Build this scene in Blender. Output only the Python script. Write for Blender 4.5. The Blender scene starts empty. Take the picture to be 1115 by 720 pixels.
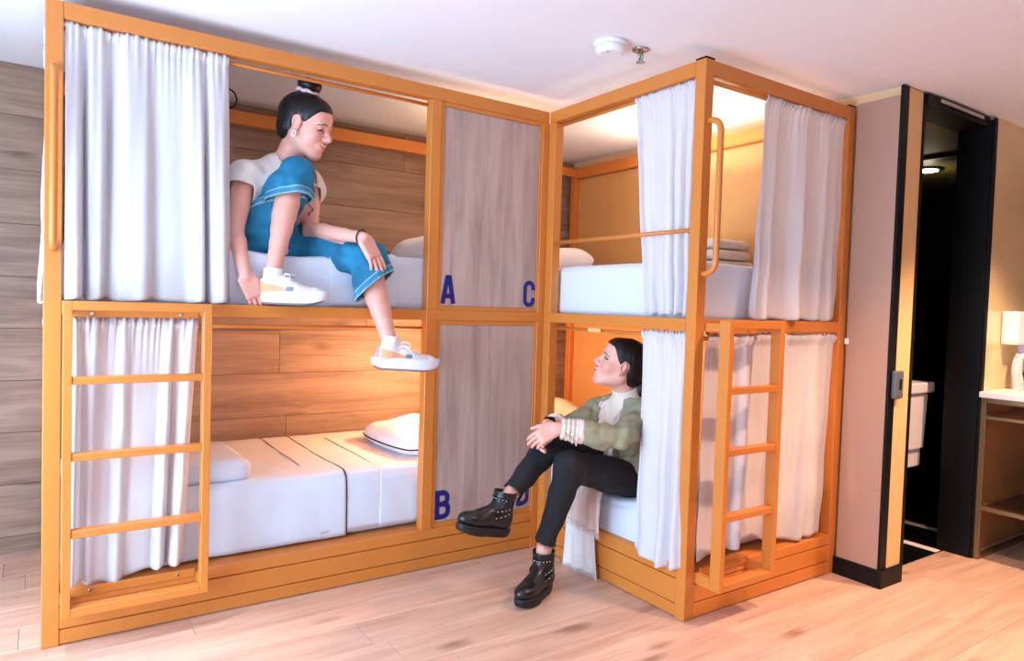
import bpy, bmesh, math, random
import numpy as np
from mathutils import Vector, Matrix
random.seed(7)
SC = bpy.context.scene
COL = SC.collection
# ------------------------------------------------------------------ camera
CAM = np.array([-0.006, -2.878, 1.255])
_yaw, _pit, _rol = math.radians(34.2014), math.radians(-2.0517), math.radians(1.7814)
_f = np.array([math.sin(_yaw)*math.cos(_pit), math.cos(_yaw)*math.cos(_pit), math.sin(_pit)])
_r = np.array([math.cos(_yaw), -math.sin(_yaw), 0.0]); _u = np.cross(_r, _f)
_r, _u = math.cos(_rol)*_r + math.sin(_rol)*_u, math.cos(_rol)*_u - math.sin(_rol)*_r
cd = bpy.data.cameras.new('camera'); cam = bpy.data.objects.new('camera', cd); COL.objects.link(cam)
cd.sensor_width = 36; cd.lens = 755.495*36/1115; cd.clip_start = .02
M = Matrix.Identity(4)
for i in range(3):
    M[i][0], M[i][1], M[i][2], M[i][3] = _r[i], _u[i], -_f[i], CAM[i]
cam.matrix_world = M
SC.camera = cam
def at(px, py, axis, val):
    """point of the pixel's ray (1115x720 frame) on the plane axis = val"""
    d = _f + _r*(px-557.5)/755.495 - _u*(py-360)/755.495
    i = 'xyz'.index(axis); t = (val-CAM[i])/d[i]
    return CAM + t*d
# ------------------------------------------------------------------ world, lights, exposure
wd = bpy.data.worlds.new('world'); SC.world = wd; wd.use_nodes = True
wd.node_tree.nodes['Background'].inputs[0].default_value = (.80, .88, 1.0, 1)
wd.node_tree.nodes['Background'].inputs[1].default_value = .6
SC.view_settings.view_transform = 'Standard'; SC.view_settings.look = 'None'
SC.view_settings.gamma = 1.0; SC.view_settings.use_curve_mapping = False
SC.view_settings.exposure = 0.47
def lamp(name, kind, loc, energy, color, target=None, **kw):
    l = bpy.data.lights.new(name, kind); l.energy = energy; l.color = color
    for k, v in kw.items(): setattr(l, k, v)
    o = bpy.data.objects.new(name, l); COL.objects.link(o); o.location = loc
    if target is not None:
        o.rotation_euler = (Vector(target)-Vector(loc)).to_track_quat('-Z', 'Y').to_euler()
    return o
WARM = (1.0, .66, .36); SOFTWARM = (1.0, .80, .62); COOL = (.80, .89, 1.0)
# daylight through the left window, plus an added cool fill behind the camera
lamp('window_daylight', 'AREA', (-1.14, -1.05, .98), 98, (.48, .72, 1.0), (0, -1.05, .96), shape='RECTANGLE', size=2.0, size_y=1.65)
lamp('rear_fill_light', 'AREA', (.2, -4.55, 1.45), 14, (.66, .80, 1.0), (.8, 0, 1.6), shape='RECTANGLE', size=1.8, size_y=1.5)
# warm bed lamps, one inside each bunk, mounted out of sight behind panel or curtain
lamp('bed_lamp_upper_long', 'POINT', (1.95, .40, 2.0), 4.5, WARM, shadow_soft_size=.06)
lamp('bed_lamp_lower_long', 'POINT', (1.92, .42, .92), 29, (1.0, .60, .30), shadow_soft_size=.05)
lamp('bed_lamp_upper_side', 'AREA', (2.86, -.22, 2.03), 5.5, (1.0, .78, .62), (2.86, -.22, 3), shape='RECTANGLE', size=.08, size_y=.7)
lamp('bed_lamp_lower_side', 'POINT', (2.27, .48, .98), 1.8, (1.0, .64, .34), shadow_soft_size=.05)
lamp('bath_lamp', 'POINT', (5.10, -.45, 2.17), 1.0, (1.0, .90, .60), shadow_soft_size=.04)
# ceiling downlights of the room (their fittings are built further down)
DOWN = [((-.20, -.45), 75, (.86, .92, 1.0)), ((1.5, -1.75), 4, (1.0, .85, .72)), ((2.62, -2.0), 105, (1.0, .62, .40)), ((3.75, -2.05), 165, (1.0, .66, .42))]
for (dx, dy), e, c in DOWN:
    lamp('downlight_beam', 'SPOT', (dx, dy, 2.285), e, c, (dx, dy, 0), spot_size=.98 if dx < 0 else 1.85, spot_blend=.5, shadow_soft_size=.05)
# ------------------------------------------------------------------ helpers: objects
def tag(o, label=None, cat=None, group=None, kind=None):
    if label: o['label'] = label
    if cat: o['category'] = cat
    if group: o['group'] = group
    if kind: o['kind'] = kind
    return o
def empty(name, loc=(0, 0, 0)):
    o = bpy.data.objects.new(name, None); COL.objects.link(o); o.location = loc; o.empty_display_size = .05
    return o
def wloc(o):
    v = Vector((0, 0, 0))
    while o is not None: v = v + o.location; o = o.parent
    return v
def link(name, me, mat, parent=None, loc=None):
    """me is in WORLD coordinates; the origin goes to loc (default: base centre of the bounds)"""
    if mat is not None and not me.materials:
        for m in (mat if isinstance(mat, (list, tuple)) else [mat]): me.materials.append(m)
    if loc is None:
        n = len(me.vertices); co = np.empty(n*3); me.vertices.foreach_get('co', co); co = co.reshape(-1, 3)
        a, b = co.min(0), co.max(0); loc = Vector(((a[0]+b[0])/2, (a[1]+b[1])/2, a[2]))
    loc = Vector(loc); me.transform(Matrix.Translation(-loc))
    o = bpy.data.objects.new(name, me); COL.objects.link(o)
    if parent is not None:
        o.parent = parent; o.location = loc - wloc(parent)
    else: o.location = loc
    return o
def bm_mesh(bm, name, smooth=False):
    me = bpy.data.meshes.new(name); bmesh.ops.recalc_face_normals(bm, faces=bm.faces[:]); bm.to_mesh(me); bm.free()
    if smooth:
        for p in me.polygons: p.use_smooth = True
    return me
def add_box(bm, lo, hi, bevel=0.0, seg=1):
    lo, hi = [min(a, b) for a, b in zip(lo, hi)], [max(a, b) for a, b in zip(lo, hi)]
    r = bmesh.ops.create_cube(bm, size=1.0)
    for v in r['verts']:
        v.co = Vector([lo[i]+(v.co[i]+.5)*(hi[i]-lo[i]) for i in range(3)])
    if bevel:
        es = list({e for v in r['verts'] for e in v.link_edges})
        bmesh.ops.bevel(bm, geom=es, offset=bevel, segments=seg, affect='EDGES', profile=.6)
def box(name, lo, hi, mat, parent=None, bevel=.003, seg=1, smooth=False):
    bm = bmesh.new(); add_box(bm, lo, hi, bevel, seg)
    return link(name, bm_mesh(bm, name, smooth), mat, parent)
def add_tube(bm, pts, rad, n=10, closed=False):
    pts = [Vector(p) for p in pts]; N = len(pts); rings = []
    rads = rad if isinstance(rad, (list, tuple)) else [rad]*N
    up = None
    for i, p in enumerate(pts):
        if closed: t = pts[(i+1) % N]-pts[i-1]
        else: t = pts[min(i+1, N-1)]-pts[max(i-1, 0)]
        t.normalize()
        if up is None:
            up = Vector((0, 0, 1)) if abs(t.z) < .9 else Vector((1, 0, 0))
        s = t.cross(up); s.normalize(); up = s.cross(t); up.normalize()
        rings.append([bm.verts.new(p+rads[i]*(math.cos(a)*s+math.sin(a)*up)) for a in [2*math.pi*k/n for k in range(n)]])
    for i in range(N if closed else N-1):
        A, B = rings[i], rings[(i+1) % N]
        for k in range(n): bm.faces.new((A[k], A[(k+1) % n], B[(k+1) % n], B[k]))
    if not closed:
        bm.faces.new(rings[0][::-1]); bm.faces.new(rings[-1])
def tube(name, pts, rad, mat, parent=None, n=10, closed=False):
    bm = bmesh.new(); add_tube(bm, pts, rad, n, closed)
    return link(name, bm_mesh(bm, name, True), mat, parent)
def lathe(name, center, prof, mat, parent=None, n=32, axis=(0, 0, 1)):
    """prof: list of (radius, height) along axis from center"""
    bm = bmesh.new(); q = Vector((0, 0, 1)).rotation_difference(Vector(axis)); c = Vector(center); rings = []
    for rr, h in prof:
        rings.append([bm.verts.new(c+q @ Vector((rr*math.cos(2*math.pi*k/n), rr*math.sin(2*math.pi*k/n), h))) for k in range(n)])
    for A, B in zip(rings, rings[1:]):
        for k in range(n): bm.faces.new((A[k], A[(k+1) % n], B[(k+1) % n], B[k]))
    bm.faces.new(rings[0][::-1]); bm.faces.new(rings[-1])
    o = link(name, bm_mesh(bm, name, False), mat, parent)
    for p in o.data.polygons: p.use_smooth = len(p.vertices) == 4
    return o
def grid_mesh(name, P, smooth=True):
    """P: array (nu, nv, 3)"""
    nu, nv = P.shape[:2]; idx = np.arange(nu*nv).reshape(nu, nv)
    f = np.stack([idx[:-1, :-1], idx[1:, :-1], idx[1:, 1:], idx[:-1, 1:]], -1).reshape(-1, 4)
    me = bpy.data.meshes.new(name); me.from_pydata(P.reshape(-1, 3).tolist(), [], f.tolist())
    if smooth: me.polygons.foreach_set('use_smooth', [True]*len(me.polygons))
    return me
# ------------------------------------------------------------------ helpers: materials
def srgb(r, g, b):
    f = lambda c: c/12.92 if c <= .04045 else ((c+.055)/1.055)**2.4
    return (f(r/255), f(g/255), f(b/255), 1)
def new_mat(name):
    m = bpy.data.materials.new(name); m.use_nodes = True
    nt = m.node_tree; return m, nt, nt.nodes['Principled BSDF']
def plain(name, c, rough=.5, metal=0, spec=.5, noise=0.0, nscale=8, bump=0.0, bscale=200, bstretch=None, attr=None, sheen=0, sss=0, coat=0):
    m, nt, b = new_mat(name); N, Lk = nt.nodes, nt.links
    b.inputs['Base Color'].default_value = c; b.inputs['Roughness'].default_value = rough
    b.inputs['Metallic'].default_value = metal; b.inputs['Specular IOR Level'].default_value = spec
    if sheen: b.inputs['Sheen Weight'].default_value = sheen
    if coat: b.inputs['Coat Weight'].default_value = coat; b.inputs['Coat Roughness'].default_value = .08
    if sss:
        b.inputs['Subsurface Weight'].default_value = sss; b.inputs['Subsurface Radius'].default_value = (.012, .005, .003); b.inputs['Subsurface Scale'].default_value = 1.0
    src = None
    if attr:
        a = N.new('ShaderNodeVertexColor'); a.layer_name = attr; src = a.outputs['Color']
    tc = N.new('ShaderNodeTexCoord')
    if noise:
        nz = N.new('ShaderNodeTexNoise'); nz.inputs['Scale'].default_value = nscale; nz.inputs['Detail'].default_value = 4
        Lk.new(tc.outputs['Object'], nz.inputs['Vector'])
        mr = N.new('ShaderNodeMapRange'); mr.inputs[1].default_value = .3; mr.inputs[2].default_value = .7
        mr.inputs[3].default_value = 1-noise; mr.inputs[4].default_value = 1+noise*.6; Lk.new(nz.outputs['Fac'], mr.inputs[0])
        vm = N.new('ShaderNodeVectorMath'); vm.operation = 'SCALE'
        if src is not None: Lk.new(src, vm.inputs[0])
        else: vm.inputs[0].default_value = c[:3]
        Lk.new(mr.outputs[0], vm.inputs['Scale']); src = vm.outputs[0]
    if src is not None: Lk.new(src, b.inputs['Base Color'])
    if bump:
        n2 = N.new('ShaderNodeTexNoise'); n2.inputs['Scale'].default_value = bscale; n2.inputs['Detail'].default_value = 3
        if bstretch:
            mp = N.new('ShaderNodeMapping'); mp.inputs['Scale'].default_value = bstretch
            Lk.new(tc.outputs['Object'], mp.inputs[0]); Lk.new(mp.outputs[0], n2.inputs['Vector'])
        else: Lk.new(tc.outputs['Object'], n2.inputs['Vector'])
        bp = N.new('ShaderNodeBump'); bp.inputs['Strength'].default_value = bump; bp.inputs['Distance'].default_value = .004
        Lk.new(n2.outputs['Fac'], bp.inputs['Height']); Lk.new(bp.outputs[0], b.inputs['Normal'])
    return m
def wood(name, dark, light, axis=0, rough=.5, knots=True, scale=1.0, vary=.12, coat=0):
    """plank wood: grain runs along the local axis, every plank object differs by its random value"""
    m, nt, b = new_mat(name); N, Lk = nt.nodes, nt.links
    b.inputs['Roughness'].default_value = rough
    if coat: b.inputs['Coat Weight'].default_value = coat; b.inputs['Coat Roughness'].default_value = .25
    tc = N.new('ShaderNodeTexCoord'); oi = N.new('ShaderNodeObjectInfo')
    ad = N.new('ShaderNodeVectorMath'); ad.operation = 'MULTIPLY_ADD'
    Lk.new(oi.outputs['Random'], ad.inputs[0]); ad.inputs[1].default_value = (37.0, 53.0, 71.0); Lk.new(tc.outputs['Object'], ad.inputs[2])
    mp = N.new('ShaderNodeMapping'); s = [9*scale]*3; s[axis] = .9*scale; mp.inputs['Scale'].default_value = s
    Lk.new(ad.outputs[0], mp.inputs[0])
    n1 = N.new('ShaderNodeTexNoise'); n1.inputs['Scale'].default_value = 1.6; n1.inputs['Detail'].default_value = 8; n1.inputs['Distortion'].default_value = .6; n1.inputs['Roughness'].default_value = .62
    Lk.new(mp.outputs[0], n1.inputs['Vector'])
    mp2 = N.new('ShaderNodeMapping'); s2 = [60*scale]*3; s2[axis] = 1.6*scale; mp2.inputs['Scale'].default_value = s2
    Lk.new(ad.outputs[0], mp2.inputs[0])
    n2 = N.new('ShaderNodeTexNoise'); n2.inputs['Scale'].default_value = 2.0; n2.inputs['Detail'].default_value = 4; Lk.new(mp2.outputs[0], n2.inputs['Vector'])
    mx = N.new('ShaderNodeMath'); mx.operation = 'MULTIPLY_ADD'; Lk.new(n2.outputs['Fac'], mx.inputs[0]); mx.inputs[1].default_value = .24
    m0 = N.new('ShaderNodeMath'); m0.operation = 'MULTIPLY'; Lk.new(n1.outputs['Fac'], m0.inputs[0]); m0.inputs[1].default_value = .86
    Lk.new(m0.outputs[0], mx.inputs[2])
    cr = N.new('ShaderNodeValToRGB'); cr.color_ramp.elements[0].position = .36; cr.color_ramp.elements[0].color = dark
    cr.color_ramp.elements[1].position = .66; cr.color_ramp.elements[1].color = light
    Lk.new(mx.outputs[0], cr.inputs[0]); src = cr.outputs[0]
    if knots:
        mk = N.new('ShaderNodeMapping'); sk = [7.0]*3; sk[axis] = 2.6; mk.inputs['Scale'].default_value = sk; Lk.new(ad.outputs[0], mk.inputs[0])
        vo = N.new('ShaderNodeTexVoronoi'); vo.inputs['Scale'].default_value = .8; Lk.new(mk.outputs[0], vo.inputs['Vector'])
        wn = N.new('ShaderNodeMath'); wn.operation = 'MULTIPLY_ADD'; Lk.new(n1.outputs['Fac'], wn.inputs[0]); wn.inputs[1].default_value = .28; Lk.new(vo.outputs['Distance'], wn.inputs[2])
        kr = N.new('ShaderNodeValToRGB'); kr.color_ramp.elements[0].position = .17; kr.color_ramp.elements[0].color = (.45, .36, .32, 1)
        kr.color_ramp.elements[1].position = .33; kr.color_ramp.elements[1].color = (1, 1, 1, 1); Lk.new(wn.outputs[0], kr.inputs[0])
        mm = N.new('ShaderNodeMix'); mm.data_type = 'RGBA'; mm.blend_type = 'MULTIPLY'; mm.inputs[0].default_value = .8
        Lk.new(src, mm.inputs[6]); Lk.new(kr.outputs[0], mm.inputs[7]); src = mm.outputs[2]
    mr = N.new('ShaderNodeMapRange'); mr.inputs[3].default_value = 1-vary; mr.inputs[4].default_value = 1+vary; Lk.new(oi.outputs['Random'], mr.inputs[0])
    vm = N.new('ShaderNodeVectorMath'); vm.operation = 'SCALE'; Lk.new(src, vm.inputs[0]); Lk.new(mr.outputs[0], vm.inputs['Scale'])
    Lk.new(vm.outputs[0], b.inputs['Base Color'])
    bp = N.new('ShaderNodeBump'); bp.inputs['Strength'].default_value = .12; bp.inputs['Distance'].default_value = .003
    Lk.new(mx.outputs[0], bp.inputs['Height']); Lk.new(bp.outputs[0], b.inputs['Normal'])
    return m
def cloth(name, c, trans=.3, rough=.9, wrinkle=.5, wscale=6):
    """woven cloth that lets some light through"""
    m, nt, b = new_mat(name); N, Lk = nt.nodes, nt.links
    b.inputs['Base Color'].default_value = c; b.inputs['Roughness'].default_value = rough; b.inputs['Specular IOR Level'].default_value = .2
    tc = N.new('ShaderNodeTexCoord')
    n1 = N.new('ShaderNodeTexNoise'); n1.inputs['Scale'].default_value = wscale; n1.inputs['Detail'].default_value = 5; Lk.new(tc.outputs['Object'], n1.inputs['Vector'])
    n2 = N.new('ShaderNodeTexNoise'); n2.inputs['Scale'].default_value = 420; Lk.new(tc.outputs['Object'], n2.inputs['Vector'])
    ma = N.new('ShaderNodeMath'); ma.operation = 'MULTIPLY_ADD'; Lk.new(n2.outputs['Fac'], ma.inputs[0]); ma.inputs[1].default_value = .02; Lk.new(n1.outputs['Fac'], ma.inputs[2])
    bp = N.new('ShaderNodeBump'); bp.inputs['Strength'].default_value = wrinkle; bp.inputs['Distance'].default_value = .02
    Lk.new(ma.outputs[0], bp.inputs['Height']); Lk.new(bp.outputs[0], b.inputs['Normal'])
    if trans:
        t = N.new('ShaderNodeBsdfTranslucent'); t.inputs[0].default_value = c; Lk.new(bp.outputs[0], t.inputs['Normal'])
        mx = N.new('ShaderNodeMixShader'); mx.inputs[0].default_value = trans
        Lk.new(b.outputs[0], mx.inputs[1]); Lk.new(t.outputs[0], mx.inputs[2]); Lk.new(mx.outputs[0], N['Material Output'].inputs['Surface'])
    return m
def emit(name, c, s):
    m, nt, b = new_mat(name); b.inputs['Base Color'].default_value = c
    b.inputs['Emission Color'].default_value = c; b.inputs['Emission Strength'].default_value = s
    return m
ORANGE = plain('orange_painted_steel', srgb(212, 128, 54), .36, noise=.04, nscale=3)
WHITEC = cloth('white_curtain_cotton', srgb(242, 238, 240), .38, wrinkle=.22, wscale=9)
SHEET = cloth('white_bed_linen', srgb(220, 226, 238), 0, wrinkle=.30, wscale=7)
PILLOW = cloth('white_pillow_linen', srgb(245, 243, 248), 0, wrinkle=.45, wscale=10)
PIPING = plain('black_piping', srgb(28, 28, 34), .8)
WALLWOOD = wood('wall_plank_wood', srgb(124, 94, 78), srgb(170, 138, 118), 0, .55)
FLOORWOOD = wood('floor_plank_wood', srgb(196, 150, 126), srgb(224, 184, 160), 0, .40, vary=.06)
PANELWOOD = wood('grey_oak_panel', srgb(164, 136, 126), srgb(196, 168, 156), 2, .5, knots=False, vary=.03)
CEIL = plain('white_ceiling_paint', srgb(240, 238, 242), .9)
MUSTARD = plain('ochre_board', srgb(214, 162, 100), .6, noise=.04)
CREAMWALL = plain('cream_glossy_wall', srgb(238, 208, 158), .22, noise=.06, nscale=3, coat=.4)
WHITEWALL = plain('white_wall_paint', srgb(232, 228, 224), .9)
DARKWALL = plain('dark_taupe_wall_paint', srgb(96, 84, 78), .9)
BEIGE = plain('beige_laminate', srgb(184, 146, 126), .55)
BLACK = plain('black_lacquer', srgb(9, 9, 10), .5, spec=.25)
BLACKTILE = plain('black_tile', srgb(8, 9, 10), .4, spec=.3)
BLUE = plain('navy_letter_vinyl', srgb(8, 18, 112), .5)
STEEL = plain('brushed_steel', srgb(190, 185, 180), .25, metal=1)
BRONZE = plain('bronze_metal', srgb(150, 118, 84), .35, metal=.7)
WHITEP = plain('white_plastic', srgb(240, 240, 242), .4)
GREYP = plain('grey_plastic', srgb(96, 98, 100), .4)
# ================================================================== THE SETTING
CZ, WY = 2.31, 1.15                       # ceiling height, back wall plane
L1, YC, XR, PW = 2.145, -1.008, 3.212, .052
def structure(o): o['kind'] = 'structure'; return o
fl = structure(box('floor', (-1.25, -4.7, -.05), (6.2, WY, -.006), plain('floor_underlay', srgb(120, 84, 62), .9), bevel=0))
def planks(parent, rows, x0, x1, lens, build, seed):
    rnd = random.Random(seed); cache = {}
    for (a, b) in rows:
        x = x0 - rnd.uniform(0, lens[0])
        while x < x1:
            ln = rnd.choice(lens); xa, xb = max(x, x0), min(x+ln, x1); x += ln
            if xb-xa < .04: continue
            key = (round(xb-xa, 3), round(b-a, 3))
            if key not in cache: cache[key] = build(*key)
            yield (xa+xb)/2, (a+b)/2, cache[key]
def floor_build(l, w):
    bm = bmesh.new(); add_box(bm, (-l/2+.0006, -w/2+.0006, -.006), (l/2-.0006, w/2-.0006, 0), .0012)
    me = bm_mesh(bm, 'plank'); me.materials.append(FLOORWOOD); return me
rows = [(max(-4.7, -4.84+.195*i), min(-4.84+.195*(i+1), WY)) for i in range(31)]
for part, xe, sd in (([r for r in rows if r[1] < -1.13], 5.4, 3), ([r for r in rows if r[1] > -1.13], 3.2, 4)):
    for x, y, me in planks(fl, part, -1.25, xe, [1.3], floor_build, sd):
        o = bpy.data.objects.new('plank', me); COL.objects.link(o); o.parent = fl; o.location = Vector((x, y, 0))-fl.location
wb = structure(box('wall_back', (-1.25, WY+.008, 0), (3.3, WY+.10, CZ), plain('wall_core', srgb(90, 70, 58), .9), bevel=0))
def wall_build(l, h):
    bm = bmesh.new(); add_box(bm, (-l/2+.0008, -.004, -h/2+.0008), (l/2-.0008, .008, h/2-.0008), .0015)
    me = bm_mesh(bm, 'plank'); me.materials.append(WALLWOOD); return me
seams = [0, .082, .332, .58, .827, 1.075, 1.32, 1.568, 1.82, 2.072, CZ]
for x, z, me in planks(wb, list(zip(seams, seams[1:])), -1.25, 3.3, [1.45, 1.1], wall_build, 11):
    o = bpy.data.objects.new('plank', me); COL.objects.link(o); o.parent = wb; o.location = Vector((x, WY, z))-wb.location
structure(box('ceiling', (-1.3, -4.75, CZ), (6.2, WY+.1, CZ+.08), CEIL, bevel=0))
# left wall with the window the daylight comes through
def wall_with_hole(name, axis, pos, th, a0, a1, h0, h1, z0, z1, mat):
    bm = bmesh.new()
    def seg(a, b, c, d):
        if axis == 'x': add_box(bm, (pos, a, c), (pos+th, b, d))
        else: add_box(bm, (a, pos, c), (b, pos+th, d))
    seg(a0, h0, 0, CZ); seg(h1, a1, 0, CZ); seg(h0, h1, 0, z0); seg(h0, h1, z1, CZ)
    return structure(link(name, bm_mesh(bm, name), mat))
wall_with_hole('wall_left', 'x', -1.30, .1, -4.7, WY, -2.1, .0, .12, 1.84, WHITEWALL)
wall_with_hole('wall_front', 'y', -4.8, .1, -1.25, 6.2, -.75, 1.15, .65, 2.25, DARKWALL)
wr = structure(box('wall_right', (6.1, -4.7, 0), (6.2, -1.1, CZ), DARKWALL, bevel=0))
# block behind the side bunk: partition with the beige sheet, then the bathroom wall with its doorway
structure(box('wall_partition', (3.235, -1.222, 0), (3.375, WY, CZ), plain('partition_paint', srgb(240, 206, 160), .6), bevel=0))
pil = structure(box('wall_bathroom', (4.075, -1.262, 0), (6.2, -1.135, CZ), CREAMWALL, bevel=0))
structure(box('trim_1', (3.205, -1.222, .06), (3.235, -1.02, 2.262), BEIGE, bevel=.002))
structure(box('trim_2', (3.203, -1.236, .06), (3.255, -1.222, CZ-.004), BLACK, bevel=.001))
structure(box('trim_3', (3.255, -1.234, .06), (3.383, -1.222, CZ-.004), plain('cream_jamb_board', srgb(240, 196, 138), .5), bevel=.001))
bb = structure(link('baseboard_partition', None or (lambda bm: (add_box(bm, (3.197, -1.245, 0), (3.39, -1.222, .085), .002), add_box(bm, (3.197, -1.222, 0), (3.205, -1.01, .085), .001), bm_mesh(bm, 'b'))[2])(bmesh.new()), BLACK))
dr = structure(empty('door_1', (3.73, -1.2, 0)))
box('jamb', (3.378, -1.222, 0), (3.40, -1.10, 2.29), BLACK, dr, .002)
box('casing', (3.383, -1.24, .0), (3.402, -1.222, 2.30), BLACK, dr, .002)
box('jamb', (4.045, -1.262, 0), (4.075, -1.10, 2.29), BLACK, dr, .002)
box('casing', (4.052, -1.275, 0), (4.083, -1.262, 2.30), BLACK, dr, .002)
hd = box('header', (3.40, -1.25, 2.252), (4.045, -1.10, 2.302), BLACK, dr, .002)
box('track', (3.50, -1.262, 2.272), (3.95, -1.25, 2.292), STEEL, hd, .002)
lk = empty('door_lock', (3.245, -1.236, .88)); tag(lk, 'dark grey door lock box on the black edge of the cream post', 'lock')
box('body', (3.216, -1.262, .882), (3.283, -1.236, 1.012), GREYP, lk, .010, 3)
box('slot', (3.242, -1.266, .925), (3.258, -1.262, .975), BLACK, lk, .002)
cl = box('wall_clip', (3.196, -1.035, 1.118), (3.205, -1.014, 1.148), WHITEP, None, .003); tag(cl, 'tiny white plastic clip on the beige board beside the bunk', 'clip')
# bathroom beyond the doorway
structure(box('wall_bathroom_far', (6.1, -1.135, 0), (6.2, WY, CZ), BLACKTILE, bevel=0))
structure(box('wall_bathroom_back', (3.375, .35, 0), (6.1, .45, CZ), BLACKTILE, bevel=0))
structure(box('wall_bathroom_side', (3.375, -1.10, 0), (3.385, .35, CZ), BLACKTILE, bevel=0))
structure(box('ceiling_bathroom', (3.385, -1.09, CZ-.014), (6.1, .35, CZ-.002), plain('olive_ceiling_panel', srgb(118, 104, 44), .6), bevel=0))
structure(box('trim_4', (4.70, -1.1, CZ-.034), (4.83, .35, CZ-.0145), BLACK, bevel=.002))
structure(box('trim_5', (4.09, -1.13, 0), (6.1, -1.10, CZ-.015), BLACKTILE, bevel=0))
bf = structure(box('floor_bathroom', (3.40, -1.135, -.02), (6.1, .35, -.002), BLACKTILE, bevel=0))
for k in range(26):
    box('rib', (3.46+k*.055, -1.13, -.002), (3.485+k*.055, .3, .003), BLACKTILE, bf, .001)
for x in (4.0, 4.395): box('white_strip', (x-.028, -1.13, -.001), (x+.028, .3, .005), plain('white_floor_strip', srgb(240, 226, 226), .5), bf, .001)
bl = empty('bathroom_downlight', (5.10, -.45, CZ-.03)); tag(bl, 'round recessed downlight in the olive bathroom ceiling', 'ceiling light')
lathe('rim', (5.10, -.45, CZ-.026), [(.10, 0), (.105, .006), (.105, .012)], BLACK, bl)
lathe('lens', (5.10, -.45, CZ-.029), [(.066, 0), (.07, .004)], emit('lamp_glow', (1, .95, .82, 1), 14), bl)
ba = empty('washbasin', (4.05, -.78, 0)); tag(ba, 'white washbasin half hidden behind the door jamb in the dark bathroom', 'basin')
BASIN = plain('white_ceramic', srgb(236, 228, 232), .25)
box('rim', (3.75, -1.0, .84), (4.165, -.62, .90), BASIN, ba, .012, 3)
bm = bmesh.new()
r = bmesh.ops.create_cube(bm, size=1)
for v in r['verts']:
    t = v.co.z+.5; v.co = Vector((3.78+(v.co.x+.5)*(.36-.03*(1-t)), -.98+(v.co.y+.5)*(.33-.05*(1-t)), .52+t*.32))
bmesh.ops.bevel(bm, geom=bm.edges[:], offset=.012, segments=3, affect='EDGES')
link('bowl', bm_mesh(bm, 'bowl'), BASIN, ba)
box('pedestal', (3.82, -.96, .42), (4.12, -.70, .515), BASIN, ba, .012, 3)
box('wall_bracket', (3.386, -.95, .60), (3.80, -.70, .80), BLACK, ba, .004)
# ------------------------------------------------------------------ vanity, dryer, socket
vt = empty('vanity_table', (4.62, -1.45, 0)); tag(vt, 'bronze metal framed vanity stand with white counter beside the black doorway', 'table')
vx0, vx1, vy0, vy1 = 4.062, 5.45, -1.86, -1.285
box('counter', (vx0-.012, -1.90, .852), (5.5, -1.264, .885), plain('white_counter', srgb(250, 240, 236), .3), vt, .004)
for (x, y) in ((vx0, vy1), (vx1, vy1), (vx0, vy0), (vx1, vy0)): box('leg', (x, y-.014, 0), (x+.028, y+.014, .852), BRONZE, vt, .002)
for z0, z1, n in ((.826, .852, 'top_rail'), (.742, .758, 'middle_rail'), (.262, .282, 'shelf_rail')):
    box(n, (vx0+.002, vy0, z0), (vx0+.024, vy1-.014, z1), BRONZE, vt, .002)
    box(n, (vx0+.03, vy1-.010, z0), (vx1, vy1+.010, z1), BRONZE, vt, .002)
box('foot_rail', (vx0+.03, vy1-.012, .0), (vx1, vy1+.012, .022), BRONZE, vt, .002)
box('shelf', (vx0+.024, vy0, .270), (vx1, vy1-.011, .280), plain('smoked_glass_shelf', srgb(46, 32, 26), .12), vt, .001)
box('back_sheet', (vx0+.03, -1.2635, .03), (vx1, -1.2622, .83), plain('tan_gloss_sheet', srgb(170, 122, 74), .10), vt, 0)
dy = empty('hair_dryer', (4.40, -1.30, .92)); tag(dy, 'white wall mounted hair dryer with coiled cord above the counter', 'hair dryer')
dh = box('holder', (4.275, -1.345, 1.128), (4.475, -1.263, 1.308), WHITEP, dy, .016, 3)
tube('nozzle', [(4.43, -1.40, 1.262), (4.50, -1.41, 1.258), (4.58, -1.42, 1.252), (4.72, -1.43, 1.246)], [.036, .04, .043, .043], WHITEP, dy, 16)
tube('air_grille', [(4.42, -1.398, 1.263), (4.432, -1.40, 1.262)], .034, BLACK, dy, 16)
tube('cord_socket', [(4.42, -1.31, 1.13), (4.42, -1.31, 1.085)], [.02, .014], plain('lilac_plastic', srgb(190, 190, 220), .4), dy, 10)
pts = []
for i in range(300):
    t = i/299; a = t*2*math.pi*19
    cx = 4.41-.03*math.sin(t*math.pi*1.5)-.04*t; cz = 1.085-t*.205
    pts.append((cx+(.020+.022*t)*math.cos(a), -1.315+.018*math.sin(a), cz+.007*math.cos(a)))
tube('coiled_cord', pts, .0045, WHITEP, dy, 6)
tube('cord', [(4.46, -1.30, 1.10), (4.475, -1.30, 1.0), (4.47, -1.30, .95), (4.43, -1.305, .895)], .004, WHITEP, dy, 6)
so = empty('wall_socket', (4.6, -1.263, .87)); tag(so, 'black power socket on the cream wall behind the coiled cord', 'socket')
box('plate', (4.53, -1.275, .872), (4.64, -1.2622, .968), BLACK, so, .004, 2)
box('face', (4.55, -1.280, .89), (4.62, -1.275, .95), GREYP, so, .002)
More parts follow.
